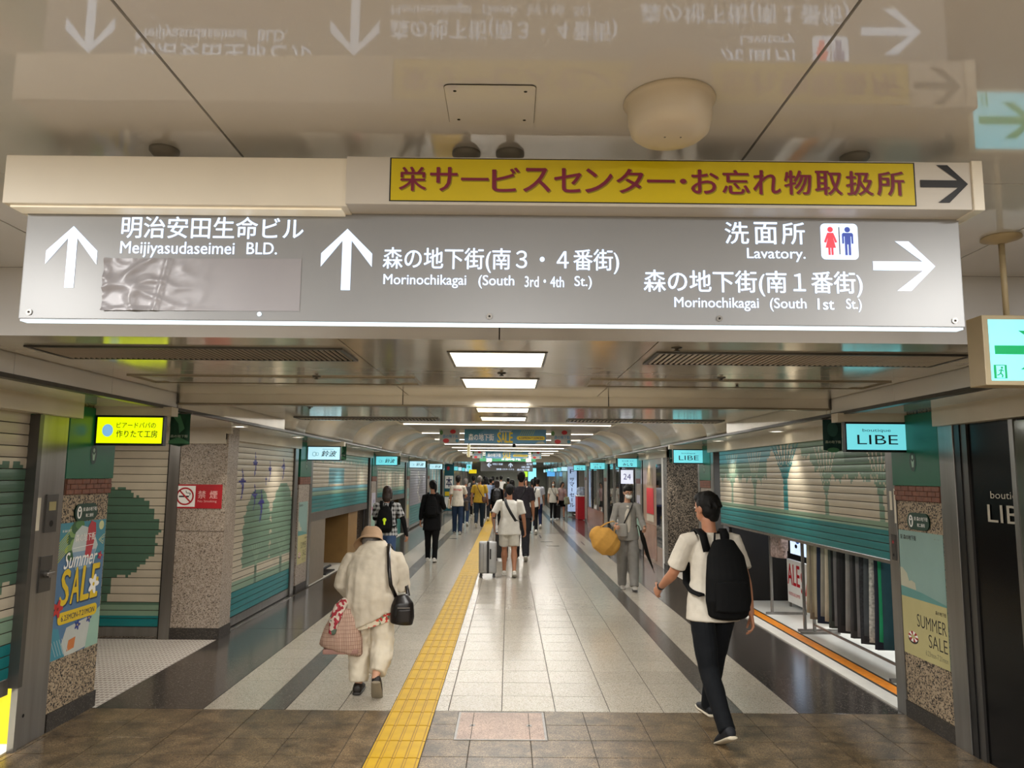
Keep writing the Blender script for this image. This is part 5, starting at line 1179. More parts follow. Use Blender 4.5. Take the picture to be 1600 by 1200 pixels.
def person(label, x, y, rz, H=1.70, fem=False, lean=4, legs=((18, 4, 0), (-14, 22, 30)), arms=((-12, 8, 12), (14, 8, 14)), top=('tee', None), bottom=('trousers', None), shoe='#d9d6cf', sole='#cfccc4',
           hair='short', hairm=None, skin=None, headrot=(0, 0), vox=.012, build=1., cat='person', group=None, near=False, mask=False, glasses=False, face=False, forearm=(0, 0), disp=0., body_hide=False):
    t = thing('person', label, cat, (x, y, 0), R(rz), group=group); s = H/1.72; skin = skin or SKIN; hm = hairm or HAIR
    hw = (.088 if not fem else .085)*s; sw = (.172 if not fem else .150)*s*build
    # legs: compute ankle below the hip
    def leg(th, kn):
        a = V((0, math.sin(R(th)), -math.cos(R(th))))*.42*s; b = V((0, math.sin(R(th-kn)), -math.cos(R(th-kn))))*.41*s; return a, b
    L = [leg(l[0], l[1]) for l in legs]; drop = []
    for (a, b), l in zip(L, legs):
        ft = l[2]; heel = (a+b).z; toe = heel-.17*s*math.sin(R(ft)); drop.append(min(heel-.075*s, toe-.035*s if ft > 0 else heel-.075*s))
    hz = -min(drop); J = {'hip_z': hz}
    pel = V((0, 0, hz+.02*s)); up = rx(V((0, 0, 1)), -lean); fw = rx(V((0, 1, 0)), -lean)
    T_ = lambda z, yy=0, xx=0: pel+up*z*s+fw*yy*s+V((xx*s, 0, 0))
    chest, sh, neck = T_(.32), T_(.47), T_(.53)
    body = bmesh.new(); xb = bmesh.new()
    loft(body, [T_(-.05), T_(.06), T_(.18), T_(.32), T_(.43), T_(.49)], [(.13*s*build, .095*s), (.135*s*build, .10*s*build), (.115*s*build, .085*s*build), (.13*s*build, .095*s*build), (.135*s*build, .075*s), (.07*s, .055*s)])
    hp, hy = headrot; hr = Matrix.Rotation(R(hy), 3, 'Z') @ Matrix.Rotation(R(-hp), 3, 'X')
    hc = neck+up*.035*s+hr@V((0, .012, .128))*s; J['head'] = hc; J['hr'] = hr
    loft(body, [neck-up*.06*s, neck, neck+(hc-neck)*.45], [(.062*s, .060*s), (.050*s, .052*s), (.050*s, .054*s)])
    hv = lambda a, b, c_: hc+hr@V((a, b, c_))*s
    ell(body, hv(0, -.006, .012), (.073*s, .092*s, .098*s), hr); ell(body, hv(0, .026, -.052), (.052*s, .058*s, .060*s), hr)
    for q in (-1, 1): ell(body, hv(q*.074, -.004, -.012), (.010*s, .020*s, .031*s), hr, 2)
    if face or near:
        loft(body, [hv(0, .078, .01), hv(0, .095, -.018), hv(0, .096, -.026)], [(.009*s, .008*s), (.012*s, .010*s), (.014*s, .008*s)])
        ell(body, hv(0, .078, -.062), (.024*s, .010*s, .008*s), hr, 2); ell(body, hv(0, .070, .022), (.048*s, .014*s, .010*s), hr, 2)
    # arms
    J['hand'] = []; J['wr'] = []; J['sh'] = []; J['el'] = []
    for i, sd in enumerate((-1, 1)):
        pi_, ab, el = arms[i][:3]; inn = arms[i][3] if len(arms[i]) > 3 else 0
        S_ = T_(.455, -.005)+V((sd*sw, 0, 0)); u_ = V((sd*math.sin(R(ab)), math.sin(R(pi_))*math.cos(R(ab)), -math.cos(R(pi_))*math.cos(R(ab)))).normalized()
        E_ = S_+u_*.285*s; ab2 = ab*.5-inn; p2 = pi_+el
        f_ = V((sd*math.sin(R(ab2)), math.sin(R(p2))*math.cos(R(ab2)), -math.cos(R(p2))*math.cos(R(ab2)))).normalized(); W_ = E_+f_*.245*s
        loft(body, [S_-V((sd*.05*s, 0, 0)), S_, S_+u_*.10*s, E_-u_*.02*s, E_+f_*.03*s, E_+f_*.08*s, W_], [(.045*s, .045*s), (.050*s, .050*s), (.045*s*build, .045*s*build), (.038*s, .038*s), (.040*s, .038*s), (.039*s, .036*s), (.025*s, .020*s)])
        pn = V((-sd*.8, .25, 0)); hand(body if near else xb, W_, f_, 1 if sd > 0 else -1, pn, 22 if el < 70 else 38, s)
        J['sh'].append(S_); J['el'].append(E_); J['wr'].append(W_); J['hand'].append(W_+f_*.09*s)
    # legs
    J['hip'], J['kn'], J['an'] = [], [], []
    for i, sd in enumerate((-1, 1)):
        a, b = L[i]; h_ = V((sd*hw, 0, hz)); k_ = h_+a; n_ = k_+b; J['hip'].append(h_); J['kn'].append(k_); J['an'].append(n_)
        loft(body, [h_+V((0, 0, .04*s)), h_+a*.2, h_+a*.6, k_, k_+b*.25, k_+b*.6, n_], [(.062*s*build, .078*s), (.066*s*build, .078*s*build), (.062*s*build, .066*s*build), (.050*s, .052*s), (.054*s*build, .056*s*build), (.042*s, .044*s), (.032*s, .036*s)])
        ft = legs[i][2]; fd = rx(V((0, 1, 0)), -ft); fu = rx(V((0, 0, 1)), -ft); J.setdefault('fd', []).append((fd, fu))
        loft(body, [n_, n_-fu*.05*s, n_-fu*.055*s+fd*.10*s], [(.03*s, .034*s), (.03*s, .03*s), (.032*s, .018*s)])
    organic('body', body, skin, t, vox if not near else .0052, 4, None if near else xb)
    if near: xb.free()
    # face pieces
    if face or near:
        for q in (-1, 1):
            b_ = bmesh.new(); ell(b_, hv(q*.030, .076, .002), (.013*s, .010*s, .0075*s), hr, 2); e_ = organic('eye', b_, M('eye_white', '#d8d2c8', .2), t, 0, 0)
            b_ = bmesh.new(); ell(b_, hv(q*.030, .085, .002), (.006*s, .003*s, .006*s), hr, 2); organic('iris', b_, M('iris_dark', '#120c08', .2), e_, 0, 0)
            b_ = bmesh.new(); loft(b_, [hv(q*.015, .086, .022), hv(q*.032, .086, .027), hv(q*.048, .074, .022)], [.0035*s, .004*s, .0025*s], seg=6); organic('eyebrow', b_, hm, t, 0, 0)
        if not mask: b_ = bmesh.new(); ell(b_, hv(0, .087, -.062), (.020*s, .005*s, .0055*s), hr, 2); organic('mouth', b_, M('lip', '#8d4c40', .5), t, 0, 0)
    if mask:
        b_ = bmesh.new(); ell(b_, hv(0, .050, -.050), (.058*s, .060*s, .050*s), hr, 3); mk_ = organic('face_mask', b_, M('white_mask_cloth', '#dcdcd8', .8), t, .006, 3)
        for q in (-1, 1): b_ = bmesh.new(); bm_tube(b_, [hv(q*.054, .05, -.03), hv(q*.078, .0, -.012)], .002*s, 5); organic('ear_loop', b_, m_white, mk_, 0, 0)
    if glasses:
        b_ = bmesh.new()
        for q in (-1, 1): bm_tube(b_, [hv(q*.031+.020*math.cos(a_), .094, .002+.015*math.sin(a_)) for a_ in [2*math.pi*k/12 for k in range(13)]], .0022*s, 5)
        bm_tube(b_, [hv(-.012, .094, .004), hv(.012, .094, .004)], .002*s, 5)
        for q in (-1, 1): bm_tube(b_, [hv(q*.05, .092, .005), hv(q*.078, 0, .0)], .002*s, 5)
        organic('glasses', b_, m_blackp, t, 0, 0)
    # hair
    b_ = bmesh.new()
    if hair != 'none':
        ell(b_, hv(0, -.020, .028), (.083*s, .092*s, .094*s), hr); ell(b_, hv(0, -.040, -.015), (.077*s, .066*s, .078*s), hr)
        if hair == 'short' or hair == 'bald': ell(b_, hv(0, .018, .070), (.070*s, .072*s, .050*s), hr); loft(b_, [hv(0, -.07, -.06), hv(0, -.062, -.095)], [(.050*s, .025*s), (.04*s, .018*s)], hr@V((1, 0, 0)))
        if near:
            random.seed(5)
            for i in range(60):
                th, ph_ = random.uniform(0, 2*math.pi), random.uniform(-.1, 1.5); dd = V((math.cos(th)*math.cos(ph_), math.sin(th)*math.cos(ph_)*1.05, math.sin(ph_)))
                if dd.y > .5 and dd.z < .35: continue
                p_ = V((0, -.016, .024))+V((dd.x*.078, dd.y*.088, dd.z*.092)); q_ = p_+V((dd.x*.004, -.016, -.034)); loft(b_, [hc+hr@p_*s, hc+hr@q_*s], [.013*s, .007*s], seg=8)
        if hair in ('long', 'bob'):
            ln = .20 if hair == 'long' else .10
            loft(b_, [hv(0, -.035, .03), hv(0, -.055, -.06), hv(0, -.070, -.06-ln*.5), hv(0, -.072, -.06-ln)], [(.082*s, .060*s), (.086*s, .050*s), (.082*s, .035*s), (.062*s, .018*s)], hr@V((1, 0, 0)))
            for q in (-1, 1): loft(b_, [hv(q*.055, .01, .06), hv(q*.076, .015, -.03), hv(q*.076, -.0, -.06-ln*.6)], [(.028*s, .04*s), (.018*s, .04*s), (.012*s, .028*s)], seg=8)
        if hair in ('ponytail',):
            ell(b_, hv(0, -.105, .035), (.034*s, .03*s, .034*s), hr, 2); loft(b_, [hv(0, -.11, .04), hv(.01, -.145, -.01), hv(.012, -.145, -.09), hv(.01, -.125, -.17)], [.024*s, .036*s, .032*s, .012*s], seg=10)
        organic('hair', b_, hm, t, .007 if near else .010, 2)
    # shirt
    kind, tm = top[0], top[1]; tp = bmesh.new(); bw = build; hem = {'tee': -.07, 'long': -.05, 'tunic': -.16, 'dress': -.3}.get(kind, -.07) if len(top) < 3 else top[2]
    rr = [(.192*s*bw, .150*s*bw), (.176*s*bw, .134*s*bw), (.150*s*bw, .114*s*bw), (.150*s*bw, .114*s*bw), (.158*s*bw, .10*s), (.085*s, .068*s)]
    if fem and kind != 'tunic': rr = [(.176*s*bw, .136*s), (.166*s*bw, .126*s), (.136*s*bw, .102*s), (.135*s*bw, .112*s), (.138*s*bw, .09*s), (.075*s, .06*s)]
    if kind in ('tunic', 'dress'): rr[0] = (.20*s*bw, .16*s); rr[1] = (.178*s*bw, .14*s); rr[2] = (.14*s*bw, .11*s)
    loft(tp, [T_(hem), T_(.05), T_(.18), T_(.32), T_(.435), T_(.505)], rr, seg=24, cap=.12)
    for i, sd in enumerate((-1, 1)):
        S_, E_, W_ = J['sh'][i], J['el'][i], J['wr'][i]; u_ = (E_-S_).normalized(); f_ = (W_-E_).normalized(); c0 = S_-V((sd*.06*s, 0, -.006*s))
        if kind in ('long', 'dress', 'jacket'): loft(tp, [c0, S_, E_-u_*.02, E_+f_*.03, W_-f_*.02], [(.058*s, .058*s), (.063*s, .062*s), (.054*s, .054*s), (.053*s, .053*s), (.040*s, .040*s)], cap=.2)
        else: loft(tp, [c0, S_, S_+u_*.12*s, S_+u_*.215*s], [(.060*s, .060*s), (.066*s, .065*s), (.066*s, .066*s), (.069*s, .070*s)], cap=.1)
    organic({'tee': 't_shirt', 'long': 'long_sleeve_top', 'jacket': 'jacket', 'tunic': 'tunic', 'dress': 'dress'}[kind], tp, tm, t, .0065 if near else vox, 3, None, .012 if disp == 0 else disp)
    # trousers / shorts / skirt
    kind, bmn = bottom[0], bottom[1]; lo = bottom[2] if len(bottom) > 2 else 1.
    tb = bmesh.new()
    loft(tb, [T_(.04), T_(-.01), T_(-.08)], [(.128*s*bw, .094*s*bw), (.146*s*bw, .106*s*bw), (.155*s*bw, .108*s*bw)], seg=20, cap=.3)
    for i, sd in enumerate((-1, 1)):
        h_, k_, n_ = J['hip'][i], J['kn'][i], J['an'][i]; a, b = k_-h_, n_-k_
        if kind == 'trousers': loft(tb, [h_+V((0, 0, .03*s)), h_+a*.25, h_+a*.7, k_, k_+b*.35, k_+b*.75, n_+b.normalized()*.015*s], [(.078*s*bw, .086*s*bw), (.086*s*bw, .094*s*bw), (.074*s*lo*bw, .080*s*lo), (.064*s*lo, .068*s*lo), (.062*s*lo, .066*s*lo), (.054*s*lo, .058*s*lo), (.052*s*lo, .060*s*lo)], cap=.15)
        elif kind == 'shorts': loft(tb, [h_+V((0, 0, .03*s)), h_+a*.25, h_+a*.8], [(.090*s*bw, .100*s*bw), (.094*s*bw, .102*s*bw), (.092*s*bw, .096*s*bw)], cap=.1)
    if kind == 'skirt': loft(tb, [T_(.04), T_(-.12), T_(-.38*lo)], [(.14*s, .11*s), (.16*s, .14*s), (.18*s, .18*s)], seg=20, cap=.1)
    organic({'trousers': 'trousers', 'shorts': 'shorts', 'skirt': 'skirt'}[kind], tb, bmn, t, .0065 if near else vox, 3, None, .010)
    # shoes
    for i in range(2):
        n_ = J['an'][i]; fd, fu = J['fd'][i]; so = n_-fu*.075*s
        b_ = bmesh.new(); loft(b_, [so-fd*.060*s+fu*.045*s, so-fd*.02*s+fu*.05*s, so+fd*.05*s+fu*.042*s, so+fd*.13*s+fu*.030*s, so+fd*.175*s+fu*.026*s], [(.036*s, .036*s), (.038*s, .045*s), (.042*s, .036*s), (.043*s, .024*s), (.032*s, .017*s)], seg=16); loft(b_, [n_+fu*.0*s, so+fu*.04*s], [(.034*s, .042*s), (.038*s, .045*s)])
        sh_ = organic('shoe', b_, M('shoe_'+shoe.strip('#'), shoe, .7), t, .006 if near else .010, 2)
        b_ = bmesh.new(); loft(b_, [so-fd*.07*s+fu*.012*s, so-fd*.02*s+fu*.012*s, so+fd*.06*s+fu*.011*s, so+fd*.13*s+fu*.011*s, so+fd*.19*s+fu*.014*s], [(.036*s, .012*s), (.040*s, .013*s), (.043*s, .012*s), (.046*s, .011*s), (.034*s, .010*s)], seg=16); organic('sole', b_, M('sole_'+sole.strip('#'), sole, .6), sh_, 0, 0)
    J['t'] = t; J['s'] = s; J['T'] = T_; J['hv'] = hv
    return J
def attach(name, label, cat, J, group=None):
    """an item carried by the person: own top-level thing sharing the person's frame"""
    p = J['t']; o = thing(name, label, cat, p.location.copy(), p.rotation_euler.z, group=group); return o
def backpack(J, label, mat, w_=.15, h=.42, dpt=.11, zc=.27, accent=None, strap_m=None, near=False, xo=0.):
    t = attach('backpack', label, 'backpack', J); s = J['s']; T_ = J['T']; yb = -.10*1.0
    b_ = bmesh.new(); hh = h/2
    loft(b_, [T_(zc-hh, yb-dpt*.75, xo), T_(zc-hh*.6, yb-dpt*.95, xo), T_(zc, yb-dpt*.95, xo), T_(zc+hh*.6, yb-dpt*.75, xo), T_(zc+hh, yb-dpt*.45, xo)], [(w_*.92*s, dpt*.85*s), (w_*1.05*s, dpt*1.0*s), (w_*s, dpt*.98*s), (w_*.86*s, dpt*.8*s), (w_*.52*s, dpt*.45*s)], seg=20, cap=.5)
    organic('bag_body', b_, mat, t, .007 if near else .012, 3)
    b_ = bmesh.new(); loft(b_, [T_(zc-hh*.85, yb-dpt*1.75, xo), T_(zc-hh*.1, yb-dpt*1.80, xo)], [(w_*.80*s, .032*s), (w_*.74*s, .028*s)], seg=16, cap=.6); organic('front_pocket', b_, mat, t, .007 if near else .012, 2)
    sm = strap_m or mat
    for q in (-1, 1):
        b_ = bmesh.new(); bm_ribbon(b_, [T_(.38, -.115, q*.07), T_(.50, -.085, q*.085), T_(.535, -.02, q*.095), T_(.50, .075, q*.105), T_(.40, .125, q*.12), T_(.25, .135, q*.135), T_(.15, .08, q*.158), T_(.10, -.05, q*.165), T_(.08, -.13, q*.13)], V((1, 0, 0)), .055*s, .014*s); organic('shoulder_strap', b_, sm, t, 0, 0)
    b_ = bmesh.new(); bm_tube(b_, [T_(zc+hh*.9, yb-.05, -.03), T_(zc+hh+.06, yb-.05, -.022), T_(zc+hh+.06, yb-.05, .022), T_(zc+hh*.9, yb-.05, .03)], .008*s); organic('grab_handle', b_, sm, t, 0, 0)
    if accent:
        b_ = bmesh.new(); ell(b_, T_(zc-.02, yb-dpt*2.0-.01, xo+.01), (.034*s, .012*s, .034*s)); loft(b_, [T_(zc-.04, yb-dpt*2.0-.01, xo+.01), T_(zc-.10, yb-dpt*2.0-.01, xo+.01)], [(.018*s, .010*s), (.014*s, .008*s)]); organic('charm', b_, accent, t, 0, 0)
    return t
def crossbody(J, label, mat, bag_at, size, shoulder=-1, bagmat=None, name='shoulder_bag', strap_w=.03, front=False):
    """strap from one shoulder across the back to a bag"""
    t = attach(name, label, 'bag', J); T_ = J['T']; s = J['s']; q = shoulder; bx_, by_, bz_ = bag_at
    b_ = bmesh.new(); bm_ribbon(b_, [T_(bz_+size[2]*.7, by_, bx_), T_(.12, -.138, -q*.11), T_(.26, -.140, -q*.02), T_(.40, -.130, q*.055), T_(.50, -.075, q*.085), T_(.53, -.0, q*.09), T_(.47, .10, q*.085), T_(.33, .135, q*.02), T_(.16, .135, -q*.09), T_(bz_+size[2]*.7, by_+.02, bx_)], V((1, 0, .6)), strap_w*s, .007); organic('bag_strap', b_, mat, t, 0, 0)
    b_ = bmesh.new(); c_ = T_(bz_, by_, bx_); loft(b_, [c_-V((0, 0, size[2]*.8)), c_, c_+V((0, 0, size[2]*.8))], [(size[0], size[1]), (size[0]*.98, size[1]), (size[0]*.8, size[1]*.7)], seg=16); organic('bag_body', b_, bagmat or mat, t, .008, 2)
    return t
# --- man with a black backpack in the right foreground (walks away, looks left)
tw = CL('white_cotton', '#cbc4b6'); bk = CL('black_cotton', '#0a0a0c'); chk = CL('charcoal_trouser', '#0e1115')
J = person('man in white t-shirt and dark trousers with a black backpack, striding at right', 1.50, 5.62, 8, 1.745, legs=((24, 2, 0), (-16, 26, 26))[::-1], arms=((24, 14, 34), (-20, 9, 12)), top=('tee', tw, -.10), bottom=('trousers', chk, 1.06), shoe='#10131a', sole='#c9bfa9', near=True, face=True, headrot=(4, 27), lean=3, build=1.02)
backpack(J, 'black backpack worn by the man in the right foreground', CL('black_nylon', '#060708', .8),   .160, .50, .085, .20, near=True, xo=.045)
b_ = bmesh.new(); w_ = J['wr'][0]; d_ = (J['hand'][0]-w_).normalized(); loft(b_, [w_-d_*.034, w_-d_*.010], [(.030, .026), (.029, .025)], cap=.05); wt = attach('wristwatch', 'black wristwatch on the left wrist of the man with the black backpack', 'watch', J); organic('watch_strap', b_, m_blackp, wt, 0, 0); b_ = bmesh.new(); ell(b_, w_-d_*.02+V((-.026, 0, .012)), (.006, .015, .015), None, 2); organic('watch_face', b_, M('watch_glass', '#1a1c20', .1), wt, 0, 0)
# --- man in white with shorts and a suitcase
J = person('man in white t-shirt and white shorts pulling a suitcase along the centre', .02, 13.75, 2, 1.64, legs=((12, 4, 0), (-10, 16, 22)), arms=((-8, 24, 26, 20), (-4, 14, 10)), top=('tee', CL('bright_white_cotton', '#dedbd3'), -.14), bottom=('shorts', CL('white_shorts', '#c9c5ba')), shoe='#d6d3cb', build=1.16, lean=3, headrot=(12, 0), vox=.010)
crossbody(J, 'black cross-body bag of the man in white shorts', m_blackp, (.19, .02, .02), (.05, .08, .09), -1, strap_w=.05)
m_case = M('silver_suitcase_shell', '#a7a8a8', .32, .3)
sc = thing('suitcase', 'silver wheeled suitcase with raised handle beside the man in white shorts', 'suitcase', (-.35, 13.62, 0))
bm = bmesh.new(); bm_box(bm, -.52, -.205, 13.50, 13.72, .07, .62, .03); obj('shell', bm, m_case, sc, smooth=True)
box('zip_band', (-.375, -.335, 13.494, 13.726, .075, .625), m_blackp, sc); box('side_handle', (-.325, -.300, 13.485, 13.50, .32, .50), m_blackp, sc, bev=.006)
for i in range(3): box('shell_rib', (-.50+.055*i, -.485+.055*i, 13.496, 13.502, .12, .58), M('suitcase_rib', '#8d8e8f', .4, .3), sc)
for x in (-.27, -.235): box('pull_rod', (x-.007, x+.007, 13.66, 13.68, .62, 1.02), m_steel, sc)
box('pull_grip', (-.285, -.22, 13.65, 13.69, 1.02, 1.045), m_blackp, sc, bev=.006)
for x in (-.48, -.25):
    for y in (13.53, 13.69):
        bm = bmesh.new(); bm_cyl(bm, (x-.022, y, .027), (x-.006, y, .027), .027); bm_cyl(bm, (x+.006, y, .027), (x+.022, y, .027), .027); bm_box(bm, x-.012, x+.012, y-.012, y+.012, .03, .08); obj('wheel', bm, m_blackp, sc)
# --- tall man in a dark grey shirt
J = person('tall man in dark grey shirt and trousers just ahead of the man in shorts', .27, 16.3, 0, 1.90, legs=((14, 4, 0), (-14, 20, 25)), arms=((-6, 8, 8), (8, 8, 10)), top=('tee', CL('washed_grey_shirt', '#37343a', .9, (30, .25)), -.10), bottom=('trousers', CL('dark_grey_trouser', '#26262a'), 1.3), shoe='#1a1a1c', build=1.1)
crossbody(J, 'thin black cross-body strap bag of the tall grey-shirted man', m_blackp, (-.20, .0, .0), (.05, .07, .08), 1, strap_w=.02)
c2 = thing('suitcase', 'black suitcase hidden half behind the man in shorts', 'suitcase', (-.1, 16.2, 0)); bm = bmesh.new(); bm_box(bm, -.27, -.0, 16.1, 16.35, .06, .60, .03); obj('shell', bm, m_blackp, c2)
for x in (-.24, -.03): bm = bmesh.new(); bm_cyl(bm, (x-.012, 16.15, .027), (x+.012, 16.15, .027), .027); bm_box(bm, x-.01, x+.01, 16.14, 16.16, .03, .07); obj('wheel', bm, m_blackp, c2)
# --- masked man in grey coming towards the camera
gry = CL('light_grey_cardigan', '#8f8c86'); 
J = person('man in light grey cardigan and trousers with face mask looking down, walking closer', 1.93, 12.3, 176, 1.66, legs=((14, 2, 0), (-4, 6, 6)), arms=((6, 14, 66, 4), (6, 16, 72, 14)), top=('jacket', gry, -.10), bottom=('trousers', CL('pale_grey_trouser', '#85827d'), 1.42), shoe='#a39e95', sole='#1c1b1b', face=True, mask=True, glasses=True, headrot=(18, 12), vox=.010, skin=SKIN2)
b_ = bmesh.new(); T_ = J['T']; loft(b_, [T_(-.10, .075), T_(.10, .095), T_(.30, .085), T_(.46, .055)], [(.055, .045), (.052, .045), (.058, .045), (.045, .04)], cap=.1); organic('inner_shirt', b_, tw, J['t'], .010, 2)
cb_ = attach('crossbody_pouch', 'pale grey pouch with dark strap on the chest of the masked man', 'bag', J)
b_ = bmesh.new(); bm_ribbon(b_, [T_(.505, .02, -.09), T_(.44, .115, -.06), T_(.30, .150, .01), T_(.17, .155, .07)], V((1, 0, -.6)), .022, .006); organic('bag_strap', b_, m_blackp, cb_, 0, 0)
b_ = bmesh.new(); loft(b_, [T_(-.03, .150, .085), T_(.17, .150, .085)], [(.075, .035), (.07, .03)], cap=.4); organic('pouch_body', b_, CL('pouch_grey', '#a09d96'), cb_, .009, 2)
hp_ = thing('round_tote_bag', 'round yellow tote bag hanging from the forearm of the masked man', 'bag', (1.58, 12.1, .76))
wx = J['t'].matrix_basis @ ((J['el'][1]+J['wr'][1])/2)
bm = bmesh.new(); loft(bm, [V((wx.x-.30, wx.y-.10, .90)), V((wx.x-.22, wx.y-.10, .83)), V((wx.x-.08, wx.y-.10, .72)), V((wx.x-.02, wx.y-.1, .68))], [(.13, .10), (.205, .14), (.20, .13), (.15, .10)], (.5, 0, .86), cap=.9, seg=20)
bm.transform(wm(hp_).inverted()); organic('bag_body', bm, CL('mustard_canvas', '#c9974a'), hp_, .01, 3)
for dy in (-.06, -.14):
    bm = bmesh.new(); bm_tube(bm, [(wx.x-.24, wx.y+dy, .99), (wx.x-.12, wx.y+dy, 1.06), (wx.x-.01, wx.y+dy*.4, wx.z+.05), (wx.x+.02, wx.y+dy*.4, wx.z+.02), (wx.x-.02, wx.y+dy, .84)], .007); bm.transform(wm(hp_).inverted()); organic('bag_handle', bm, CL('mustard_canvas', ''), hp_, 0, 0)
um = thing('folded_umbrella', 'dark folded umbrella hanging at the side of the masked man', 'umbrella', (2.22, 12.3, .4))
bm = bmesh.new(); loft(bm, [V((2.13, 12.22, .93)), V((2.17, 12.22, .80)), V((2.24, 12.22, .55)), V((2.32, 12.22, .34))], [.022, .038, .028, .010], seg=12, cap=.3); bm.transform(wm(um).inverted()); organic('canopy', bm, CL('black_umbrella', '#15130f'), um, 0, 0)
bm = bmesh.new(); bm_tube(bm, [(2.12, 12.22, .92), (2.10, 12.22, 1.0), (2.075, 12.22, 1.02), (2.06, 12.22, .99)], .009); bm_cyl(bm, (2.315, 12.22, .35), (2.345, 12.22, .27), .005); bm.transform(wm(um).inverted()); organic('handle', bm, CL('umbrella_handle', '#3a2718'), um, 0, 0)
# --- woman in plaid shirt with a black backpack
m_plaid = M('black_white_plaid', '#c9c5c4', .85)
def plaid(m):
    nt = m.node_tree; n = nt.nodes; Lk = nt.links; tc = n.new('ShaderNodeTexCoord'); sp = n.new('ShaderNodeSeparateXYZ'); Lk.new(tc.outputs['Object'], sp.inputs[0]); outs = []
    ad = n.new('ShaderNodeMath'); ad.operation = 'ADD'; Lk.new(sp.outputs[0], ad.inputs[0]); Lk.new(sp.outputs[1], ad.inputs[1])
    for so in (ad.outputs[0], sp.outputs[2]):
        a = n.new('ShaderNodeMath'); a.operation = 'MULTIPLY'; a.inputs[1].default_value = 90; Lk.new(so, a.inputs[0]); b = n.new('ShaderNodeMath'); b.operation = 'SINE'; Lk.new(a.outputs[0], b.inputs[0]); g = n.new('ShaderNodeMath'); g.operation = 'GREATER_THAN'; g.inputs[1].default_value = .1; Lk.new(b.outputs[0], g.inputs[0]); outs.append(g.outputs[0])
    x_ = n.new('ShaderNodeMath'); x_.operation = 'ADD'; Lk.new(outs[0], x_.inputs[0]); Lk.new(outs[1], x_.inputs[1])
    r = n.new('ShaderNodeMapRange'); r.inputs[2].default_value = 2; r.inputs[3].default_value = .55; r.inputs[4].default_value = .02; Lk.new(x_.outputs[0], r.inputs[0]); Lk.new(r.outputs[0], n['Principled BSDF'].inputs['Base Color'])
plaid(m_plaid)
J = person('woman in black and white plaid shirt and blue jeans walking away at left', -2.03, 12.6, 0, 1.60, fem=True, legs=((8, 4, 0), (-8, 10, 12)), arms=((34, 10, 50), (-8, 26, 6)), top=('tee', m_plaid, -.07), bottom=('trousers', CL('mid_blue_denim', '#3f5377'), 1.15), hair='bob', hairm=HAIRB, shoe='#8d8579', build=1.22)
for i in (0, 1):
    b_ = bmesh.new(); S_, E_, W_ = J['sh'][i], J['el'][i], J['wr'][i]; loft(b_, [S_+(E_-S_)*.55, E_, W_, W_+(J['hand'][i]-W_)*.5], [.045, .044, .032, .033], cap=.2); organic('arm_cover', b_, bk, J['t'], .01, 2)
backpack(J, 'black backpack with a lime yellow charm on the plaid-shirted woman', CL('black_nylon', ''), .14, .42, .08, .22, accent=M('lime_charm', '#c6e01a', .5, emit=.12, emcol='#c6e01a'))
# --- woman in black
J = person('woman all in black with long ponytail and white sneakers walking away', -1.60, 15.9, 0, 1.68, fem=True, legs=((8, 3, 0), (-8, 8, 10)), arms=((-2, 12, 6), (30, 14, 55, 10)), top=('long', bk, -.26), bottom=('trousers', CL('black_trouser', '#08090a'), 1.05), hair='ponytail', shoe='#cfccc5', headrot=(6, 28), build=1.12)
backpack(J, 'soft black rucksack with a small white tag on the woman in black', CL('soft_black_bag', '#0a0a0c'), .13, .40, .07, .24)
# --- man with white t-shirt and jeans
J = person('man in white t-shirt with red back print and blue jeans, left of centre', -1.56, 23.2, 0, 1.78, legs=((8, 3, 0), (-6, 10, 12)), arms=((-4, 8, 8), (22, 14, 60, 10)), top=('tee', CL('ecru_tee', '#c8c0b2'), -.10), bottom=('trousers', CL('indigo_denim', '#26364f'), 1.15), shoe='#8a8781')
b_ = Face(J['T'](.36, -.128), (1, 0, 0), (0, 0, 1)); b_.text('back_print', M('red_print', '#c02c2c', .6), 'Vintage', -.13, -.03, .13, .05, .012, .03)
for o_ in b_.emit(None): o_.parent = J['t']
tb_ = attach('tote_bag', 'cream cloth tote at the left side of the man with the red back print', 'bag', J); b_ = bmesh.new(); loft(b_, [V((-.27, .0, .78)), V((-.27, 0, 1.05))], [(.04, .13), (.03, .11)], cap=.3); organic('bag_body', b_, CL('cream_canvas', '#bfb59f'), tb_, .012, 2); b_ = bmesh.new(); bm_tube(b_, [(-.27, -.05, 1.05), (-.21, -.02, 1.48), (-.27, .06, 1.05)], .01); organic('bag_handle', b_, CL('cream_canvas', ''), tb_, 0, 0)
tb_ = attach('tote_bag', 'brown patterned bag at the right side of the man with the red back print', 'bag', J); b_ = bmesh.new(); loft(b_, [V((.27, .05, .72)), V((.27, .05, 1.0))], [(.06, .13), (.05, .12)], cap=.3); organic('bag_body', b_, M('brown_patterned_cloth', '#463a30', .8, nz=(40, .5)), tb_, .012, 2)
# --- man in yellow
J = person('grey-haired man in yellow t-shirt and dark jeans, left of centre', -1.0, 25.9, 0, 1.77, legs=((10, 3, 0), (-14, 30, 35))[::-1], arms=((-4, 12, 8), (4, 12, 12)), top=('tee', CL('mustard_tee', '#bd9a35'), -.08), bottom=('trousers', CL('navy_jean', '#1f2c38'), 1.1), shoe='#1c1815', hairm=HAIRG, build=1.1)
crossbody(J, 'brown leather shoulder bag on the man in yellow', M('brown_leather', '#5f3d2a', .5), (.16, -.10, .02), (.11, .05, .10), -1, strap_w=.025)
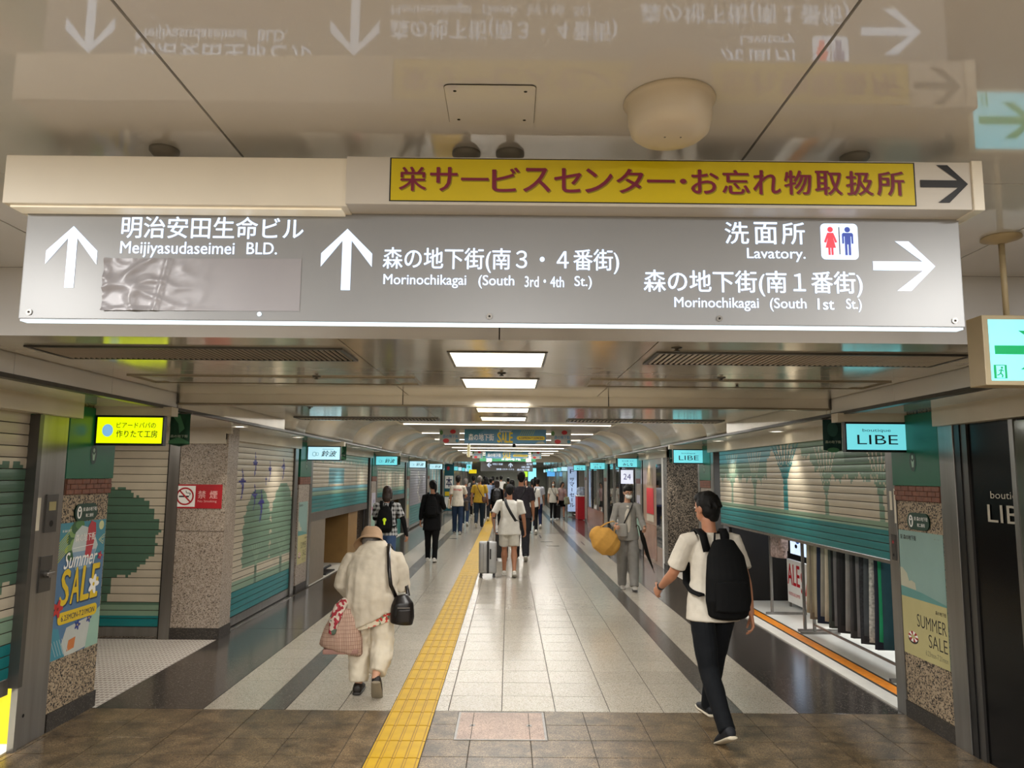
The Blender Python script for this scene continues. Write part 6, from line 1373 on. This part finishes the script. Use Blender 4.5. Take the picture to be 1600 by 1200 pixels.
# --- two women coming on the right
J = person('woman with long dark hair, face mask and white blouse walking closer, right of centre', 1.83, 31.0, 180, 1.57, fem=True, legs=((6, 2, 0), (-2, 4, 4)), arms=((2, 10, 8), (4, 12, 14)), top=('tunic', CL('white_blouse', '#cfcbc0'), -.14), bottom=('trousers', CL('black_trouser', ''), .9), hair='long', shoe='#d6d3cb', face=True, mask=True, skin=SKIN2)
crossbody(J, 'black shoulder bag of the woman in the white blouse', m_blackp, (-.17, .06, .05), (.05, .05, .08), 1, strap_w=.02)
J = person('woman in pale pink top and dark shorts walking behind the one in the blouse', 2.24, 31.9, 188, 1.54, fem=True, legs=((10, 4, 0), (-8, 12, 14)), arms=((4, 10, 10), (8, 12, 20)), top=('tee', CL('pale_pink', '#c3a7a6'), -.06), bottom=('shorts', bk), hair='bob', shoe='#26211f', skin=SKIN2, headrot=(20, 20))
c3 = thing('suitcase', 'small black wheeled case between the two women walking closer', 'suitcase', (2.02, 31.5, 0)); bm = bmesh.new(); bm_box(bm, 1.86, 2.16, 31.4, 31.65, .06, .58, .03); obj('shell', bm, m_blackp, c3)
for x in (1.90, 2.12): bm = bmesh.new(); bm_cyl(bm, (x-.012, 31.45, .027), (x+.012, 31.45, .027), .027); bm_box(bm, x-.01, x+.01, 31.44, 31.46, .03, .07); obj('wheel', bm, m_blackp, c3)
tb_ = thing('tote_bag', 'pale green cloth bag carried by the woman in pink', 'bag', (2.5, 31.8, .5)); bm = bmesh.new(); loft(bm, [V((2.46, 31.75, .62)), V((2.44, 31.75, .90))], [(.13, .05), (.10, .04)]); bm.transform(wm(tb_).inverted()); organic('bag_body', bm, CL('pale_green_cloth', '#a3b096'), tb_, .012, 2)
# --- the crowd farther on
def far_person(label, px, y, H, top_, bot, **k):
    x_ = (px-795)/1175*y
    return person(label, x_, y, k.pop('rz', 0), H, top=top_, bottom=bot, vox=.02, group='crowd down the corridor', **k)
dkt = CL('dark_trouser', '#1b1c20'); J = far_person('grey-haired person in dark grey shirt behind the man with the red print', 728, 27.0, 1.70, ('tee', CL('slate_shirt', '#3d3b40')), ('trousers', CL('indigo_denim', '')), hairm=HAIRG)
J = far_person('person in pale shirt wearing a black rucksack, left of the man in yellow', 740, 33.0, 1.78, ('tee', CL('pale_grey_tee', '#b0aca6')), ('trousers', dkt)); backpack(J, 'black rucksack on the person left of the man in yellow', m_blackp)
J = far_person('person in light blue shirt with dark bag straps, right of the man in yellow', 760, 30.0, 1.74, ('long', CL('light_blue_shirt', '#8fa0bd')), ('trousers', dkt), hair='bob')
J = far_person('dark-haired person in blue-grey shirt partly behind the light blue shirt', 767, 31.5, 1.70, ('tee', CL('blue_grey_tee', '#5f6b80')), ('trousers', dkt))
J = far_person('woman in black top with a black backpack near the centre', 777, 25.5, 1.66, ('long', bk), ('trousers', CL('black_trouser', '')), fem=True, hair='bob', hairm=HAIRB); backpack(J, 'black backpack on the woman in black near the centre', M('black_leatherette', '#121013', .4))
J = far_person('person in white shirt far ahead, right of centre gap', 783, 40.0, 1.80, ('tee', CL('bright_white_cotton', '')), ('trousers', dkt))
J = far_person('small dark-haired person beyond the white-shirted one', 777, 46.0, 1.74, ('tee', CL('slate_shirt', '')), ('trousers', dkt))
J = far_person('person in olive top far ahead, seen behind the man in shorts', 794, 38.0, 1.70, ('tee', CL('olive_top', '#5a5a48')), ('trousers', dkt))
J = far_person('dark-haired woman in dark top just left of the tall man', 800, 24.0, 1.68, ('tee', CL('dark_plum_top', '#2b262c')), ('trousers', dkt), fem=True, hair='bob')
J = far_person('person in white shirt facing the camera, right of the tall man', 822, 30.0, 1.66, ('tee', CL('bright_white_cotton', '')), ('trousers', dkt), rz=180, face=True, fem=True, hair='bob')
J = far_person('white-shirted person with a big black shoulder bag, right of the tall man', 833, 23.5, 1.72, ('tee', CL('bright_white_cotton', '')), ('trousers', CL('black_trouser', '')), fem=True, hair='ponytail'); crossbody(J, 'large black shoulder bag on the person right of the tall man', m_blackp, (-.06, -.17, .22), (.12, .06, .15), 1, strap_w=.04)
J = far_person('person in white shirt and navy trousers with a jacket round the waist', 840, 26.0, 1.74, ('tee', CL('cool_white_tee', '#c3c6cf')), ('trousers', CL('navy_trouser', '#1a2240'))); 
b_ = bmesh.new(); T_ = J['T']; loft(b_, [T_(-.12), T_(.06)], [(.175, .14), (.165, .13)], cap=.1); organic('tied_jacket', b_, CL('periwinkle_jacket', '#5f6fae'), J['t'], .015, 2)
J = far_person('distant person in dark clothes on the right, beyond the white shirts', 836, 44.0, 1.74, ('tee', dkt), ('trousers', dkt))
J = far_person('distant person in grey on the left, past the yellow sign', 757, 47.0, 1.75, ('tee', CL('slate_shirt', '')), ('trousers', dkt))
J = far_person('distant person in black just left of centre in the crowd', 770, 36.0, 1.76, ('tee', bk), ('trousers', dkt))

# --- elderly woman in cream, left foreground, stooping
def old_woman():
    t = thing('person', 'stooping elderly person in cream jacket, wide trousers and beige hat, left foreground', 'person', (-1.14, 6.42, 0), R(3))
    cj = CL('cream_jacket', '#c2b8a6', .9, (10, .06)); ct = CL('cream_trouser', '#d2c8b4', .9, (8, .05))
    H = [V((-.085, .0, .74)), V((.085, 0, .74))]; K = [V((-.075, .07, .41)), V((.10, .02, .40))]; A = [V((-.085, .03, .085)), V((.075, -.20, .165))]
    body = bmesh.new(); sp = [V((0, -.02, .70)), V((0, -.01, .84)), V((0, .04, 1.0)), V((0, .13, 1.12)), V((0, .22, 1.17))]
    loft(body, sp, [(.12, .09), (.12, .09), (.12, .09), (.12, .08), (.05, .05)]); hc = V((-.055, .31, 1.215)); loft(body, [sp[-1], hc-V((0, .05, .03))], [.048, .048]); ell(body, hc, (.072, .088, .092), Matrix.Rotation(R(-30), 3, 'X')); ell(body, hc+V((0, .045, -.05)), (.05, .055, .055))
    W_ = [V((-.19, .20, .70)), V((.13, .30, .86))]; E_ = [V((-.24, .12, .88)), V((.225, .12, .88))]; S_ = [V((-.16, .13, 1.08)), V((.16, .13, 1.08))]
    for i in (0, 1): loft(body, [S_[i], E_[i], W_[i]], [.045, .038, .024]); hand(body, W_[i], (0, .1, -1) if i == 0 else (-.5, .8, .1), -1 if i == 0 else 1, (.8, .3, 0) if i == 0 else (-.3, 0, -1), 40, .92)
    for i in (0, 1): loft(body, [H[i], K[i], A[i]], [(.07, .075), .048, .032])
    organic('body', body, SKIN2, t, .008, 3)
    # jacket: cape-like, uneven hem lower at left
    j = bmesh.new()
    rows = [(.60, -.02, .200, .135), (.78, -.02, .212, .155), (.92, .01, .215, .165), (1.03, .06, .208, .160), (1.115, .11, .185, .135), (1.185, .17, .125, .105), (1.225, .215, .075, .075)]
    G = []; n = 44
    for r, (z, y_, a, b) in enumerate(rows):
        ring = []
        for k in range(n):
            th = 2*math.pi*k/n; fold = 1+.035*math.sin(9*th+r*.5)*(1-r/7)+.02*math.sin(17*th+1)*(1-r/7); zz = z+(.075*math.cos(th)+.01*math.sin(5*th) if r == 0 else .03*math.cos(th) if r == 1 else 0)
            if r == 0 and math.cos(th) < -.2: zz -= .04*abs(math.cos(th))
            ring.append(j.verts.new((a*math.cos(th)*fold, y_+b*math.sin(th)*fold, zz)))
        G.append(ring)
    for a, b in zip(G, G[1:]):
        for k in range(n): q = (k+1) % n; j.faces.new((a[k], a[q], b[q], b[k]))
    j.faces.new(G[0][::-1]); j.faces.new(G[-1])
    for i, sd in enumerate((-1, 1)): loft(j, [S_[i]-V((sd*.06, .03, 0)), S_[i]+V((sd*.02, 0, -.01)), (S_[i]+E_[i])/2+V((sd*.025, -.01, 0)), E_[i]+V((sd*.01, -.01, -.02)), E_[i].lerp(W_[i], .55)], [.075, .085, .083, .080, .055], seg=16, cap=.3)
    organic('jacket', j, cj, t, .009, 2, None, .020)
    b = bmesh.new(); n = 40; A_ = []
    for z, s_ in ((.535, 1.04), (.70, 1.0)): A_.append([b.verts.new((.178*s_*math.cos(2*math.pi*k/n)*(1+.03*math.sin(6*math.pi*k/n*3)), -.025+.115*s_*math.sin(2*math.pi*k/n), z+.05*math.cos(2*math.pi*k/n)+.02)) for k in range(n)])
    for k in range(n): q = (k+1) % n; b.faces.new((A_[0][k], A_[0][q], A_[1][q], A_[1][k]))
    m = speckle('floral_hem_cloth', [(0, '#a8322c'), (.14, '#c9bda6'), (.7, '#b9ad95'), (.85, '#5e7058'), (.93, '#c2503f')], 45, .9); obj('blouse_hem', b, m, t, local=True, smooth=True)
    # wide trousers
    p = bmesh.new(); loft(p, [V((0, -.02, .80)), V((0, -.02, .68))], [(.15, .115), (.165, .125)], seg=20)
    loft(p, [V((-.085, -.01, .74)), V((-.09, .02, .58)), V((-.088, .05, .40)), V((-.09, .045, .22)), V((-.088, .03, .10))], [(.098, .115), (.098, .112), (.092, .105), (.088, .10), (.078, .092)], seg=20, cap=.1)
    loft(p, [V((.08, -.01, .74)), V((.095, .01, .58)), V((.105, .01, .42)), V((.098, -.06, .30)), V((.08, -.14, .20))], [(.098, .115), (.100, .112), (.098, .108), (.090, .10), (.070, .080)], seg=20, cap=.1)
    organic('trousers', p, ct, t, .009, 2, None, .028)
    # shoes
    for i, (so, ft) in enumerate(((V((-.09, .03, .0)), 0), (V((.085, -.205, .10)), 48))):
        fd = rx(V((0, 1, 0)), -ft); fu = rx(V((0, 0, 1)), -ft); sb_ = bmesh.new(); loft(sb_, [so-fd*.055+fu*.045, so+fu*.05, so+fd*.06+fu*.04, so+fd*.13+fu*.03, so+fd*.165+fu*.024], [(.038, .036), (.041, .045), (.045, .036), (.045, .026), (.032, .018)]); s_ = organic('shoe', sb_, M('shoe_black_brown', '#1a1512', .6), t, .006, 2)
        sb_ = bmesh.new(); loft(sb_, [so-fd*.065+fu*.012, so+fu*.012, so+fd*.06+fu*.011, so+fd*.13+fu*.012, so+fd*.18+fu*.014], [(.036, .013), (.041, .014), (.046, .013), (.047, .012), (.033, .010)]); organic('sole', sb_, M('sole_grey_tan', '#857a66', .6) if i else M('sole_dark', '#2a2622', .6), s_, 0, 0)
    # hat: crown and a drooping brim
    b = bmesh.new(); ht = thing('sun_hat', 'beige bucket hat worn by the stooping person in cream', 'hat', (-1.14, 6.42, 0), R(3)); rot = Matrix.Rotation(R(-34), 3, 'X'); rings = []
    for r, z, in ((.002, .125), (.05, .122), (.082, .105), (.094, .07), (.098, .02), (.104, .0), (.128, -.022), (.150, -.05), (.146, -.052), (.122, -.028), (.096, -.006)):
        rings.append([b.verts.new(hc+rot@V((r*math.cos(a_)*(1+.02*math.sin(3*a_)), r*1.06*math.sin(a_), z*.95+.004*math.sin(5*a_)))) for a_ in [2*math.pi*k/36 for k in range(36)]])
    for a, c_ in zip(rings, rings[1:]):
        for k in range(36): q = (k+1) % 36; b.faces.new((a[k], a[q], c_[q], c_[k]))
    obj('crown_and_brim', b, CL('beige_hat', '#a98c70'), ht, local=True, smooth=True)
    b = bmesh.new(); ell(b, hc+V((0, -.02, .0)), (.078, .085, .085)); organic('hair', b, HAIRG, t, .012, 2)
    # right shoulder bag
    g = thing('shoulder_bag', 'black leather shoulder bag at the right side of the stooping person in cream', 'bag', (-1.14, 6.42, 0), R(3)); lea = M('black_leather', '#120d0c', .35, nz=(9, .2))
    b = bmesh.new(); loft(b, [V((.265, -.10, .585)), V((.27, -.10, .64)), V((.268, -.095, .74)), V((.255, -.08, .80))], [(.092, .045), (.100, .055), (.092, .050), (.055, .035)], seg=20, cap=.35); organic('bag_body', b, lea, g, .007, 2)
    b = bmesh.new(); loft(b, [V((.285, -.150, .60)), V((.285, -.152, .70))], [(.062, .016), (.060, .014)], seg=16, cap=.4); organic('front_pocket', b, lea, g, .006, 1)
    box('zip', (.235, .335, -.172, -.166, .715, .721), m_steel, g, local=True)
    b = bmesh.new(); bm_ribbon(b, [(.215, -.085, .79), (.175, -.165, .90), (.155, -.135, 1.02), (.135, -.02, 1.14), (.125, .10, 1.205), (.13, .20, 1.17), (.20, .24, 1.02), (.275, .12, .88), (.31, -.05, .80)], V((1, .1, 0)), .030, .008); organic('bag_strap', b, lea, g, 0, 0)
    # left tote with lattice pattern
    g = thing('tote_bag', 'pink lattice tote bag with floral scarf, held by the stooping person in cream', 'bag', (-1.115, 6.24, -.035), R(3))
    b = bmesh.new(); n = 48; Gt = []
    for z, a, bb, cx in ((.40, .155, .055, -.235), (.42, .172, .066, -.235), (.50, .165, .075, -.235), (.60, .135, .070, -.232), (.68, .095, .05, -.225), (.74, .055, .032, -.215)):
        Gt.append([b.verts.new((cx+a*math.cos(2*math.pi*k/n)*(1+.03*math.sin(14*math.pi*k/n*2)), .08+bb*math.sin(2*math.pi*k/n)*(1+.05*math.sin(10*math.pi*k/n*2)), z+.04*math.cos(2*math.pi*k/n)*-1*(z < .5))) for k in range(n)])
    for a, c_ in zip(Gt, Gt[1:]):
        for k in range(n): q = (k+1) % n; b.faces.new((a[k], a[q], c_[q], c_[k]))
    b.faces.new(Gt[0][::-1]); b.faces.new(Gt[-1]); mt = M('pink_lattice_cloth', '#a58474', .8, nz=(6, .1))
    nt = mt.node_tree; br = nt.nodes.new('ShaderNodeTexBrick'); br.offset = 0; br.inputs['Scale'].default_value = 36; br.inputs['Color1'].default_value = (*lin('#b79a88'), 1); br.inputs['Color2'].default_value = (*lin('#ad8f7d'), 1); br.inputs['Mortar'].default_value = (*lin('#7c5a4d'), 1); br.inputs['Mortar Size'].default_value = .05; br.inputs['Brick Width'].default_value = .5; br.inputs['Row Height'].default_value = 1.1
    tc = nt.nodes.new('ShaderNodeTexCoord'); mp = nt.nodes.new('ShaderNodeMapping'); mp.inputs['Rotation'].default_value = (R(90), 0, 0); nt.links.new(tc.outputs['Object'], mp.inputs[0]); nt.links.new(mp.outputs[0], br.inputs['Vector']); nt.links.new(br.outputs[0], nt.nodes['Principled BSDF'].inputs['Base Color'])
    obj('bag_body', b, mt, g, local=True, smooth=True)
    b = bmesh.new(); bm_box(b, -.375, -.09, .025, .135, .385, .425, .012); obj('bag_base', b, CL('dusty_pink_base', '#96746a'), g, local=True)
    for dx in (-.04, .03): b = bmesh.new(); bm_tube(b, [(-.25+dx, .05, .70), (-.235+dx*.5, .10, .80), (-.20, .19, .70)], .011); obj('bag_handle', b, CL('dusty_pink_base', ''), g, local=True, smooth=True)
    b = bmesh.new(); loft(b, [V((-.30, .0, .56)), V((-.285, .02, .66)), V((-.25, .05, .76)), V((-.215, .10, .80))], [(.030, .02), (.045, .026), (.050, .03), (.035, .025)], seg=14); organic('floral_scarf', b, speckle('floral_scarf_cloth', [(0, '#8e1f2c'), (.25, '#b8a89a'), (.6, '#a33a45'), (.75, '#4c5a4c'), (.9, '#c9beb0')], 38, .85), g, .008, 1, None, .015)
old_woman()
finalize()
